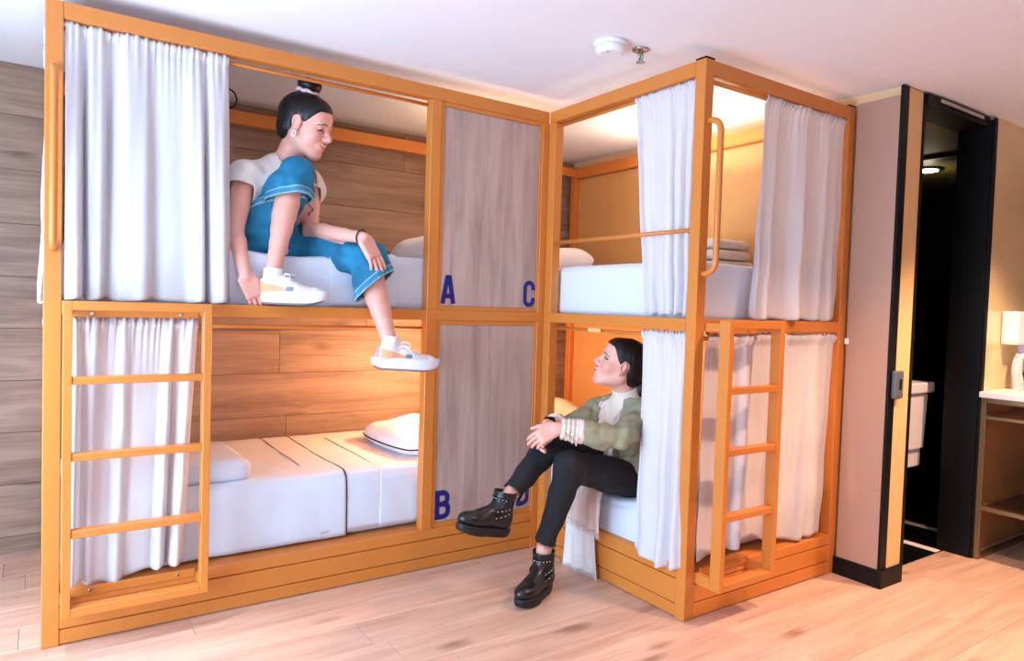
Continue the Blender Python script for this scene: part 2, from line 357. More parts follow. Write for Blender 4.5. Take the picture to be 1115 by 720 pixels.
# ------------------------------------------------------------------ ceiling fittings
c = at(665, 46, 'z', CZ)
sd = empty('smoke_detector', c); tag(sd, 'round white smoke detector on the ceiling', 'smoke detector')
lathe('base', (c[0], c[1], CZ-.018), [(.062, 0), (.066, .006), (.066, .0178)], WHITEP, sd, 36)
lathe('body', (c[0], c[1], CZ-.048), [(.042, 0), (.056, .006), (.060, .016), (.058, .030)], WHITEP, sd, 36)
lathe('led', (c[0]-.03, c[1]-.02, CZ-.0505), [(.003, 0), (.004, .006)], GREYP, sd, 8)
c = at(698, 54, 'z', CZ)
sp = empty('fire_sprinkler', c); tag(sp, 'small chrome fire sprinkler head hanging from the ceiling', 'sprinkler')
lathe('escutcheon', (c[0], c[1], CZ-.010), [(.020, 0), (.034, .004), (.037, .0098)], STEEL, sp)
lathe('bulb', (c[0], c[1], CZ-.040), [(.003, 0), (.0045, .012), (.004, .024)], plain('green_glass_bulb', srgb(90, 170, 150), .1), sp, 10)
for s in (-1, 1):
    tube('arm', [(c[0]+s*.008, c[1], CZ-.010), (c[0]+s*.014, c[1], CZ-.025), (c[0]+s*.006, c[1], CZ-.044)], .0026, STEEL, sp, 8)
lathe('deflector', (c[0], c[1], CZ-.052), [(.020, 0), (.018, .002), (.005, .008)], STEEL, sp)
for i, ((dx, dy), e, c) in enumerate(DOWN):
    dl = empty('ceiling_downlight', (dx, dy, CZ-.01)); tag(dl, ('round recessed downlight in the ceiling above the left ladder', 'round recessed downlight in the middle of the room ceiling', 'round recessed downlight in the ceiling in front of the right ladder', 'round recessed downlight in the ceiling near the vanity')[i], 'ceiling light', 'ceiling downlights of the room')
    lathe('rim', (dx, dy, CZ-.008), [(.052, 0), (.058, .003), (.058, .0078)], WHITEP, dl, 28); lathe('lens', (dx, dy, CZ-.011), [(.038, 0), (.042, .003)], emit('downlight_glow', (*c, 1), 6), dl, 24)
# ================================================================== BUNK FRAMES
ZT, ZB, ZH = 1.225, 1.176, 2.25           # mid beam top, bottom; frame height
TH = .058                                  # top beam height
def letter(ch, x0, z0, w, h, y, parent):
    """flat letter of the condensed bold signs; thin vinyl on the board at plane y (facing -y)"""
    s = w*.30; bm = bmesh.new(); cnt = [0]
    def strip(pts, closed=False):
        pts = [q for i, q in enumerate(pts) if i == 0 or abs(q[0]-pts[i-1][0])+abs(q[1]-pts[i-1][1]) > 1e-3]
        P = [Vector((x0+a*w, 0, z0+b*h)) for a, b in pts]
        n = len(P); L = []; R = []
        for i in range(n):
            if closed: t1 = P[i]-P[i-1]; t2 = P[(i+1) % n]-P[i]
            else:
                t1 = P[i]-P[max(i-1, 0)]; t2 = P[min(i+1, n-1)]-P[i]
                if i == 0: t1 = t2
                if i == n-1: t2 = t1
            t1 = t1.normalized(); t2 = t2.normalized(); t = (t1+t2).normalized()
            nn = Vector((-t.z, 0, t.x)); k = (s/2)/max(.5, t.dot(t1))
            L.append(P[i]+nn*k); R.append(P[i]-nn*k)
        vs = [[bm.verts.new((q.x, y+dy, q.z)) for q in A] for dy in (-.0012-.0004*cnt[0], 0) for A in (L, R)]; cnt[0] += 1
        rng = range(n) if closed else range(n-1)
        for i in rng:
            j = (i+1) % n
            for q in ((vs[0][i], vs[0][j], vs[1][j], vs[1][i]), (vs[2][i], vs[3][i], vs[3][j], vs[2][j]), (vs[0][i], vs[2][i], vs[2][j], vs[0][j]), (vs[1][i], vs[1][j], vs[3][j], vs[3][i])): bm.faces.new(q)
        if not closed:
            for i in (0, n-1): bm.faces.new((vs[0][i], vs[1][i], vs[3][i], vs[2][i]))
    e = s/w/2; f = s/h/2
    def arc(cx, cz, rx, rz, a0, a1, n=7):
        return [(cx+rx*math.cos(math.radians(a0+(a1-a0)*i/n)), cz+rz*math.sin(math.radians(a0+(a1-a0)*i/n))) for i in range(n+1)]
    if ch == 'A':
        strip([(e*.9, 0), (.5-e*.35, 1-f*.2)]); strip([(1-e*.9, 0), (.5+e*.35, 1-f*.2)]); strip([(.2, .27), (.8, .27)]); strip([(.36, 1-f), (.64, 1-f)])
    elif ch == 'C':
        rx = .5-e; rz = rx*w/h
        strip([(1-e, .64)]+[(1-e, 1-f-rz)]+arc(.5, 1-f-rz, rx, rz, 0, 180)+arc(.5, f+rz, rx, rz, 180, 360)+[(1-e, .36)])
    elif ch == 'B':
        rx = .34; rz = rx*w/h*.8
        strip([(e, 0), (e, 1)])
        for b0, b1, xr in ((f, .52, 1-e), (.52, 1-f, .94-e)):
            strip([(e, b0)]+[(xr-rx, b0)]+arc(xr-rx, b0+rz, rx, rz, -90, 0)+arc(xr-rx, b1-rz, rx, rz, 0, 90)+[(e, b1)])
    elif ch == 'D':
        rx = .42; rz = rx*w/h
        strip([(e, 0), (e, 1)]); xr = 1-e
        strip([(e, f), (xr-rx, f)]+arc(xr-rx, f+rz, rx, rz, -90, 0)+arc(xr-rx, 1-f-rz, rx, rz, 0, 90)+[(e, 1-f)])
    o = link('letter', bm_mesh(bm, 'letter'), BLUE, parent); o['label'] = 'navy blue letter ' + ch
    return o
def screw(p, ax, parent):
    return lathe('screw', p, [(.0065, 0), (.0065, .002), (.004, .004)], STEEL, parent, 10, ax)
# ---------------- long bunk (beds A and B)
b1 = empty('bunk_bed', (1.07, .54, 0)); tag(b1, 'long orange steel bunk bed against the plank wall with letters A and B', 'bunk bed')
YB = 1.085
bx = lambda n, lo, hi, m=ORANGE, p=b1, bev=.0025: box(n, lo, hi, m, p, bev)
for (x, y) in ((0, 0), (0, YB-PW), (2.09, YB-PW), (1.47, 0)): bx('post', (x, y, 0 if x != 1.47 else .1905), (x+.0535, y+PW, ZH if x != 1.47 else ZH-TH))
bx('post', (2.105, .0, 0), (2.144, .04, ZH-TH))
bx('top_beam', (.0535, 0, ZH-TH), (L1-.001, PW, ZH)); bx('top_beam', (.0535, YB-PW, ZH-.075), (2.09, YB, ZH-.005))
bx('top_beam', (0.004, PW, ZH-TH), (PW, YB-PW, ZH))
bx('middle_beam', (.0535, 0, ZB), (1.47, PW, ZT)); bx('middle_beam', (1.524, -.001, ZB), (L1-.001, PW-.01, ZT)); bx('middle_beam', (.0535, YB-PW, ZB), (2.09, YB, ZT))
bx('middle_beam', (0.004, PW, ZB), (PW, YB-PW, ZT))
bx('middle_beam', (1.469, -.0015, ZB), (1.525, PW, ZT))
bx('deck', (PW, PW, ZB+.004), (2.10, YB-PW, ZB+.024), plain('deck_plywood', srgb(200, 150, 100), .7))
bx('base_board', (.0535, .002, .004), (2.105, .03, .056)); bx('base_board', (.0535, 0, .060), (2.105, .03, .139)); bx('base_rail', (.0535, -.001, .143), (2.105, .10, .190))
bx('base_board', (0.003, PW, .004), (.03, YB-PW, .19))
bx('bed_deck', (PW, .10, .165), (2.10, YB-PW, .188), plain('deck_plywood_low', srgb(200, 150, 100), .7))
pa = bx('panel', (1.542, .012, 1.243), (2.094, .022, 2.172), PANELWOOD); letter('A', 1.547, 1.255, .078, .135, .012, pa); letter('C', 2.020, 1.250, .072, .135, .012, pa)
pb = bx('panel', (1.542, .012, .212), (2.094, .022, 1.155), PANELWOOD); letter('B', 1.547, .224, .082, .140, .012, pb); letter('D', 2.017, .226, .078, .140, .012, pb)
for (z0, z1) in ((1.225, 2.192), (.19, 1.176)):
    for lo, hi in (((1.524, .006, z0), (1.542, .03, z1)), ((2.094, .006, z0), (2.106, .03, z1)), ((1.542, .006, z0), (2.094, .03, z0+.018 if z0 > 1 else .212)), ((1.542, .006, z1-.020), (2.094, .03, z1))):
        bx('panel_trim', lo, hi, ORANGE, b1, .0015)
for nm, z in (('curtain_rod', 2.172), ('curtain_rod', 1.138)):
    tube(nm, [(.05, .045, z), (1.475, .045, z)], .008, ORANGE, b1, 10)
tube('curtain_rod', [(.02, .06, 2.17), (.02, YB-.06, 2.17)], .008, ORANGE, b1); tube('curtain_rod', [(.02, .06, 1.14), (.02, YB-.06, 1.14)], .008, ORANGE, b1)
def handle(parent, x, y, z0, z1, out):
    r = .05; P = [(x, y, z1)]
    for i in range(9):
        a = math.pi/2*i/8; P.append((x, y-out+r-r*math.sin(a), z1-r+r*math.cos(a)))
    for i in range(9):
        a = math.pi/2*i/8; P.append((x, y-out+r-r*math.cos(a), z0+r-r*math.sin(a)))
    P.append((x, y, z0)); tube('handle', P, .0125, ORANGE, parent, 14)
handle(b1, .026, 0, 1.405, 2.015, .062)
def ladder(parent, x0, x1, y, out, z0, z1, rungs):
    ld = empty('ladder', Vector(((x0+x1)/2, y, z0))-Vector(parent.location)); ld.parent = parent
    w, d = .028, .05; yo = y-out
    bxx = lambda n, lo, hi: box(n, lo, hi, ORANGE, ld, .002)
    bxx('stringer', (x0, yo, z0), (x0+w, yo+d, z1)); bxx('stringer', (x1-w, yo, z0), (x1, yo+d, z1))
    bxx('top_bar', (x0+w, yo, z1-.030), (x1-w, yo+d, z1)); bxx('bottom_bar', (x0+w, yo, z0), (x1-w, yo+d, z0+.030))
    for z in rungs: bxx('rung', (x0+w, yo+.004, z-.013), (x1-w, yo+d-.004, z+.013))
    for x in (x0, x1-w):
        bxx('bracket', (x+.002, yo+d, z0), (x+w-.002, y, z0+.045)); bxx('bracket', (x+.002, yo+d, z1-.045), (x+w-.002, y, z1-.012))
    bxx('mounting_plate', (x0+w, y-.008, z1-.055), (x1-w, y, z1-.030)); bxx('mounting_plate', (x0+w, y-.008, z0+.030), (x1-w, y, z0+.062))
    for x in (x0+.09, x1-.09):
        screw((x, y-.008, z1-.043), (0, -1, 0), ld); screw((x, y-.008, z0+.048), (0, -1, 0), ld)
    return ld
ladder(b1, .0545, .522, 0, .115, .138, 1.224, (.953, .690, .424))
# ---------------- side bunk (beds C and D)
b2 = empty('bunk_bed', (2.68, .04, 0)); tag(b2, 'orange steel bunk bed standing out from the wall with the ladder on its end', 'bunk bed')
bx = lambda n, lo, hi, m=ORANGE, p=b2, bev=.0025: box(n, lo, hi, m, p, bev)
X0, X1 = L1, XR
for (x, y) in ((X0, -PW), (X1-PW, 1.03)): bx('post', (x, y, 0), (x+PW, y+PW if y > 0 else .03, ZH if y > 0 else ZH-TH))
ps = [bx('post', (X0, YC, 0), (X0+PW, YC+PW, ZH+.002)), bx('post', (X1-PW, YC, 0), (X1, YC+PW, ZH+.002))]
for p, x in zip(ps, (X0, X1-PW)): box('end_cap', (x-.0008, YC-.0008, ZH+.002), (x+PW+.0008, YC+PW+.0008, ZH+.008), BLACK, p, .001)
for (z0, z1) in ((ZH-TH, ZH), (ZB, ZT)):
    n = 'top_beam' if z1 == ZH else 'middle_beam'
    bx(n, (X0-.0012, YC+PW, z0), (X0+PW-.001, -.0012 if z1 == ZH else -.0012, z1)); bx(n, (X0+PW, YC, z0), (X1-PW, YC+PW, z1))
    bx(n, (X1-PW, YC+PW, z0-(.015 if z1 == ZH else 0)), (X1, 1.03, z1)); bx(n, (X0+.01, 1.03, z0), (X1-PW, 1.03+PW, z1))
bx('deck', (X0+PW, YC+PW, ZB+.004), (X1-PW, 1.03, ZB+.024), plain('deck_plywood_side', srgb(200, 150, 100), .7))
bx('base_board', (X0+.002, YC+PW, .004), (X0+.03, -PW, .056)); bx('base_board', (X0, YC+PW, .060), (X0+.03, -PW, .160)); bx('base_rail', (X0-.001, YC+PW, .164), (X0+.08, -PW, .222))
bx('base_board', (X0+PW, YC+.002, .004), (X1-PW, YC+.03, .063)); bx('base_board', (X0+PW, YC, .067), (X1-PW, YC+.03, .143)); bx('base_rail', (X0+PW, YC-.001, .147), (X1-PW, YC+.09, .192))
bx('bed_deck', (X0+.08, YC+.09, .165), (X1-PW, 1.03, .186), plain('deck_plywood_side_low', srgb(200, 150, 100), .7))
bx('side_board', (X1-.018, YC+PW, ZT), (X1-.006, 1.03, ZH-.075), MUSTARD); bx('side_board', (X1-.018, YC+PW, .19), (X1-.006, 1.03, ZB), MUSTARD)
tube('curtain_rod', [(X0+.045, -.045, 2.182), (X0+.045, YC+.04, 2.182)], .008, ORANGE, b2); tube('curtain_rod', [(X0+.045, -.02, 1.148), (X0+.045, YC+.04, 1.148)], .008, ORANGE, b2)
tube('curtain_rod', [(X0+.04, YC+.03, 2.178), (X1-.04, YC+.03, 2.178)], .009, ORANGE, b2); tube('curtain_rod', [(X0+.04, YC+.03, 1.145), (X1-.04, YC+.03, 1.145)], .009, ORANGE, b2)
tube('guard_rail', [(X0+.014, -.03, 1.581), (X0+.014, YC+.04, 1.581)], .009, ORANGE, b2, 12)
box('rod_clip', (X0+.02, -.42, 1.142), (X0+.03, -.33, 1.160), plain('pale_clip', srgb(250, 190, 130), .4), b2, .001)
handle(b2, X0+.03, YC, 1.405, 2.010, .062)
ladder(b2, X0+.054, X0+.41, YC, .125, .147, 1.222, (.945, .700, .437))
# ================================================================== CURTAINS
def curtain(label, axis, pos, top, bot, zt, zb, nfold, amp, seed, hem=None, rod_z=None, lean=0.0):
    """axis: direction the curtain runs along; pos: plane of the other axis; top/bot: (start, end) along the axis"""
    rnd = np.random.default_rng(seed); nu, nv = 150, 64; nr = int(34*abs(top[1]-top[0]))+4
    u = np.linspace(0, 1, nu)[:, None]; v = np.linspace(0, 1, nv)[None, :]
    ph = rnd.uniform(0, 6.28, 8)
    warp = u + .06*np.sin(2*math.pi*1.3*u+ph[0]) + .03*np.sin(2*math.pi*2.9*u+ph[1]) + .018*v*np.sin(2*math.pi*1.7*u+ph[2])
    A = 2*math.pi*nfold*warp
    mod = .55+.30*np.sin(2*math.pi*.9*u+ph[3]+1.2*v)+.22*np.sin(2*math.pi*2.3*u+ph[6]-v)
    s = np.sin(A); fold = np.sign(s)*np.abs(s)**.75 + .28*np.sin(2*A+ph[4]+2*v)
    grow = .30+.70*np.minimum(1, v*2.2)**.8
    off = amp*grow*mod*fold
    fine = np.sin(2*math.pi*nr*u+ph[5]+3*np.sin(9*u))*np.exp(-v*11)*.006 + np.sin(2*math.pi*nr*1.7*u+ph[6])*np.exp(-v*26)*.005
    off = off + fine + lean*v
    off = off + .004*np.sin(7*v*math.pi*.8+5*u+ph[7])*v
    along = (top[0]+(top[1]-top[0])*u)*(1-v**.9) + (bot[0]+(bot[1]-bot[0])*u)*v**.9
    along = along + amp*.55*grow*mod*np.cos(A)*np.sign(bot[1]-bot[0])*.5*(4*u*(1-u))**.5
    hz = np.zeros_like(u)
    if hem is not None:
        hu = np.linspace(0, 1, len(hem)); hz = np.interp(u[:, 0], hu, hem)[:, None]
    ruff = .004*np.sin(2*math.pi*nr*.55*u+ph[2]+2*np.sin(11*u))+.004*np.sin(2*math.pi*nr*.9*u+ph[1]+3*np.sin(7*u+ph[0]))
    z = zt + (zb+hz-zt)*v + ruff*np.exp(-v*40) + .010*v*np.sin(A+1.2)*.5
    if rod_z is not None:                     # the rod pocket bulges round the rod
        off = off*(1-.75*np.exp(-((z-rod_z)/.012)**2)) - .017*np.exp(-((z-rod_z)/.013)**2)
    if axis == 'x': P = np.stack([along+0*off, pos+off, z+0*off], -1)
    else: P = np.stack([pos+off, along+0*off, z+0*off], -1)
    me = grid_mesh('curtain', P)
    o = link('curtain', me, WHITEC); md = o.modifiers.new('thickness', 'SOLIDIFY'); md.thickness = .0018
    tag(o, label, 'curtain', 'white cotton bunk curtains'); return o
curtain('large white curtain gathered at the left of the upper bunk beside the seated woman', 'x', .028, (.058, .592), (.062, .622), 2.194, 1.232, 4, .048, 21, rod_z=2.172)
curtain('white curtain behind the left ladder on the lower long bunk', 'x', .020, (.088, .497), (.085, .455), 1.168, .215, 4, .034, 5, hem=[-.0, -.01, -.02, .0, .015, .02], rod_z=1.138, lean=-.012)
curtain('sliver of white curtain on the outer left end of the upper long bunk', 'y', .012, (.06, .60), (.04, .62), 2.190, 1.215, 5, .010, 9, rod_z=2.17, lean=-.016)
curtain('sliver of white curtain on the outer left end of the lower long bunk', 'y', .016, (.10, .60), (.12, .62), 1.166, .25, 6, .008, 10, rod_z=1.14)
curtain('narrow white curtain behind the guard rail of the upper side bunk', 'y', X0+.036, (-.590, -.945), (-.690, -.950), 2.190, 1.236, 4, .026, 31, rod_z=2.182)
curtain('white curtain hanging over the bed edge right behind the woman in black trousers', 'y', X0+.030, (-.688, -.945), (-.725, -.985), 1.168, .205, 3, .022, 32, hem=[.015, .0, -.01, -.02, -.01, 0], rod_z=1.148, lean=-.045)
curtain('wide white curtain on the end of the upper side bunk beside the curved handle', 'x', YC+.028, (2.560, 3.185), (2.492, 3.128), 2.196, 1.232, 4, .034, 41, rod_z=2.178, lean=-.02)
curtain('white curtain on the lower end of the side bunk behind the right ladder', 'x', YC+.022, (2.235, 3.165), (2.212, 3.098), 1.166, .215, 5, .030, 42, hem=[.02, .03, .045, .06, .02, 0, -.01, -.005], rod_z=1.145, lean=-.008)
# ================================================================== BEDDING
def soft_box(name, lo, hi, mat, parent=None, bev=.035, n=28, amp=.004, seed=0, dip=None):
    lo, hi = np.array(lo, float), np.array(hi, float)
    bm = bmesh.new(); add_box(bm, lo, hi)
    bmesh.ops.subdivide_edges(bm, edges=bm.edges[:], cuts=n, use_grid_fill=True)
    rnd = np.random.default_rng(seed); ph = rnd.uniform(0, 6.28, 12); fr = rnd.uniform(4, 17, (12, 3))
    for v in bm.verts:
        p = np.array(v.co); q = np.clip(p, lo+bev, hi-bev); d = p-q; L = np.linalg.norm(d)
        if L > 1e-9: p = q+d/L*bev
        w = sum(math.sin(float(fr[i] @ p)+ph[i]) for i in range(12))/12
        p[2] += amp*w*3*(1 if p[2] > lo[2]+bev else 0)
        out = p-(lo+hi)/2; p[:2] += np.sign(out[:2])*amp*w*.8
        if dip is not None:
            (cx, cy, rad, dep) = dip; t = (p[2]-lo[2])/(hi[2]-lo[2])
            g = math.exp(-((p[0]-cx)**2+(p[1]-cy)**2)/rad**2); p[2] -= dep*g*max(0, t)
            if p[0] < lo[0]+.1 and t < .8: p[0] -= .015*g
        v.co = p
    return link(name, bm_mesh(bm, name, True), mat, parent)
def mattress(label, lo, hi, seed, dip=None):
    o = soft_box('mattress', lo, hi, SHEET, None, .04, 30, .003, seed, dip); tag(o, label, 'mattress', 'white made up mattresses'); return o
mA = mattress('white mattress of the upper long bunk under the seated woman', (.06, .062, 1.206), (2.08, 1.02, 1.466), 1, dip=(.85, .22, .20, .05))
mB = mattress('white mattress of the lower long bunk with black piping on its sheet', (.06, .085, .193), (2.08, 1.02, .480), 2)
mC = mattress('white mattress of the upper side bunk behind the guard rail', (2.215, -.93, 1.206), (3.14, 1.01, 1.466), 3)
mD = mattress('white mattress of the lower side bunk with the woman sitting on its edge', (2.19, -.91, .193), (3.14, 1.01, .462), 4, dip=(2.26, -.50, .26, .085))
def sheet_over(parent, x0, x1, y0, z0, z1, off, seed, n=60, m=60, y_back=1.0):
    """a layer of linen that lies on the mattress top and drops over its front edge"""
    prof = [(y0-off, z0)]; r = .045
    prof.append((y0-off, z1-r))
    for i in range(1, 9):
        a = math.pi/2*i/8; prof.append((y0-off+r-r*math.cos(a), z1-r+r*math.sin(a)+off*math.sin(a)))
    prof.append((y_back, z1+off))
    prof = np.array(prof); L = np.r_[0, np.cumsum(np.linalg.norm(np.diff(prof, axis=0), axis=1))]
    s = np.linspace(0, L[-1], m); yy = np.interp(s, L, prof[:, 0]); zz = np.interp(s, L, prof[:, 1])
    rnd = np.random.default_rng(seed); ph = rnd.uniform(0, 6.28, 6)
    xs = np.linspace(x0, x1, n)[:, None]; S = s[None, :]
    w = .0016*(np.sin(xs*23+S*5+ph[0])+np.sin(xs*11-S*9+ph[1])+np.sin(S*17+xs*4+ph[2]))
    drop = (S < L[1])*1.0
    P = np.stack([xs+0*S + .006*np.sin(S*4+ph[3]), yy[None, :]-np.abs(w)*1.2*drop+0*xs, zz[None, :]+np.abs(w)+0*xs], -1)
    o = link('top_sheet', grid_mesh('top_sheet', P), SHEET, parent); md = o.modifiers.new('t', 'SOLIDIFY'); md.thickness = .004; md.offset = 1
    edge = P[-1] + np.array([0, 0, .003]); edge[:, 1] -= .002
    return o, edge
sB, eB = sheet_over(mB, .30, 1.13, .085, .20, .480, .004, 5)
tube('piping', [tuple(p) for p in eB], .0035, PIPING, sB, 6)
s2, e2 = sheet_over(mB, .98, 1.30, .085, .22, .480, .0015, 6)
tube('piping', [tuple(p+np.array([-.315, 0, .006])) for p in e2[22:]], .002, plain('grey_stitching', srgb(120, 120, 132), .9), s2, 6)
sA, eA = sheet_over(mA, 1.02, 1.34, .062, 1.228, 1.466, .003, 7)
tube('piping', [tuple(p+np.array([-.13, 0, .002])) for p in eA], .003, PIPING, sA, 6)
s3, e3 = sheet_over(mB, 1.30, 1.66, .085, .215, .480, .003, 8)
def pillow(label, c, size, rot, seed, piping=True, sag=.0):
    W, H, T = size; n = 30
    t = np.linspace(-1, 1, n); U, V = np.meshgrid(t, t, indexing='ij')
    prof = ((1-np.abs(U)**3.2)*(1-np.abs(V)**3.2))**.55
    pinch = 1-.10*(np.abs(U)**2)*(np.abs(V)**2)*2 + .0
    rnd = np.random.default_rng(seed); ph = rnd.uniform(0, 6.28, 6)
    wr = .012*(np.sin(5*U+3*V+ph[0])+np.sin(-4*U+6*V+ph[1]))*prof
    ex = U*W/2*(1-.06*(1-np.abs(V)**2)*np.abs(U)**4)*pinch; ey = V*H/2*(1-.06*(1-np.abs(U)**2)*np.abs(V)**4)*pinch
    top = np.stack([ex, ey, T/2*prof+wr*.4], -1); bot = np.stack([ex, ey, -T/2*prof*.8+wr*.2], -1)
    me1 = np.concatenate([top.reshape(-1, 3), bot.reshape(-1, 3)])
    idx = np.arange(n*n).reshape(n, n); f = np.stack([idx[:-1, :-1], idx[1:, :-1], idx[1:, 1:], idx[:-1, 1:]], -1).reshape(-1, 4)
    me = bpy.data.meshes.new('pillow'); me.from_pydata(me1.tolist(), [], f.tolist()+(f[:, ::-1]+n*n).tolist())
    bm = bmesh.new(); bm.from_mesh(me); bmesh.ops.remove_doubles(bm, verts=bm.verts[:], dist=.0005); me = bm_mesh(bm, 'pillow', True)
    R = Matrix.Translation(Vector(c)) @ Matrix.Rotation(rot[2], 4, 'Z') @ Matrix.Rotation(rot[1], 4, 'Y') @ Matrix.Rotation(rot[0], 4, 'X')
    me.transform(R); o = link('pillow', me, PILLOW); tag(o, label, 'pillow', 'white pillows on the bunks')
    if piping:
        e = [tuple(R @ Vector(ex_)) for ex_ in ([(ex[i, 0], ey[i, 0], 0) for i in range(n)]+[(ex[-1, j], ey[-1, j], 0) for j in range(1, n)]+[(ex[i, -1], ey[i, -1], 0) for i in range(n-2, -1, -1)]+[(ex[0, j], ey[0, j], 0) for j in range(n-2, 0, -1)])]
        tube('piping', e, .004, PIPING, o, 6, True)
    return o
pillow('plump white pillow with black piping at the lamp end of the lower long bunk', (1.66, .47, .545), (.44, .66, .15), (0, -.10, .05), 1)
pillow('white pillow at the panel end of the upper long bunk behind the dangling leg', (1.82, .55, 1.545), (.46, .66, .19), (0, -.22, 0), 2, False)
pillow('white pillow at the wall end of the upper side bunk behind the mattress corner', (2.62, .66, 1.535), (.66, .46, .17), (-.12, 0, 0), 3, False)
pillow('white pillow in the lower side bunk lit by the bed lamp behind the woman', (2.62, .62, .56), (.66, .46, .19), (.25, 0, 0), 4, False)
fd = soft_box('folded_quilt', (.30, .12, .481), (.735, .55, .575), SHEET, None, .04, 16, .004, 8); tag(fd, 'thick folded white quilt at the ladder end of the lower long bunk', 'quilt')
bm = bmesh.new()
TOWEL = cloth('grey_white_towel', srgb(226, 214, 206), 0, wrinkle=.6, wscale=60)
for k, lab in enumerate(('bottom folded towel of the stack on the upper side bunk', 'middle folded towel of the stack on the upper side bunk', 'top folded towel of the stack on the upper side bunk')):
    t = soft_box('towel', (2.80+.008*k, -.56+.012*k, 1.468+.056*k), (3.10, -.22-.01*k, 1.522+.056*k), TOWEL, None, .024, 10, .003, 20+k); tag(t, lab, 'towel', 'folded towels on the upper side bunk')
cb = tube('lamp_cable', [(.735, .80, 2.308), (.75, .79, 2.285), (.775, .77, 2.262), (.785, .75, 2.225), (.775, .75, 2.19), (.74, .75, 2.172), (.70, .76, 2.17)], .004, BLACK); tag(cb, 'thin black cable looping down from the ceiling beside the upper left curtain', 'cable')
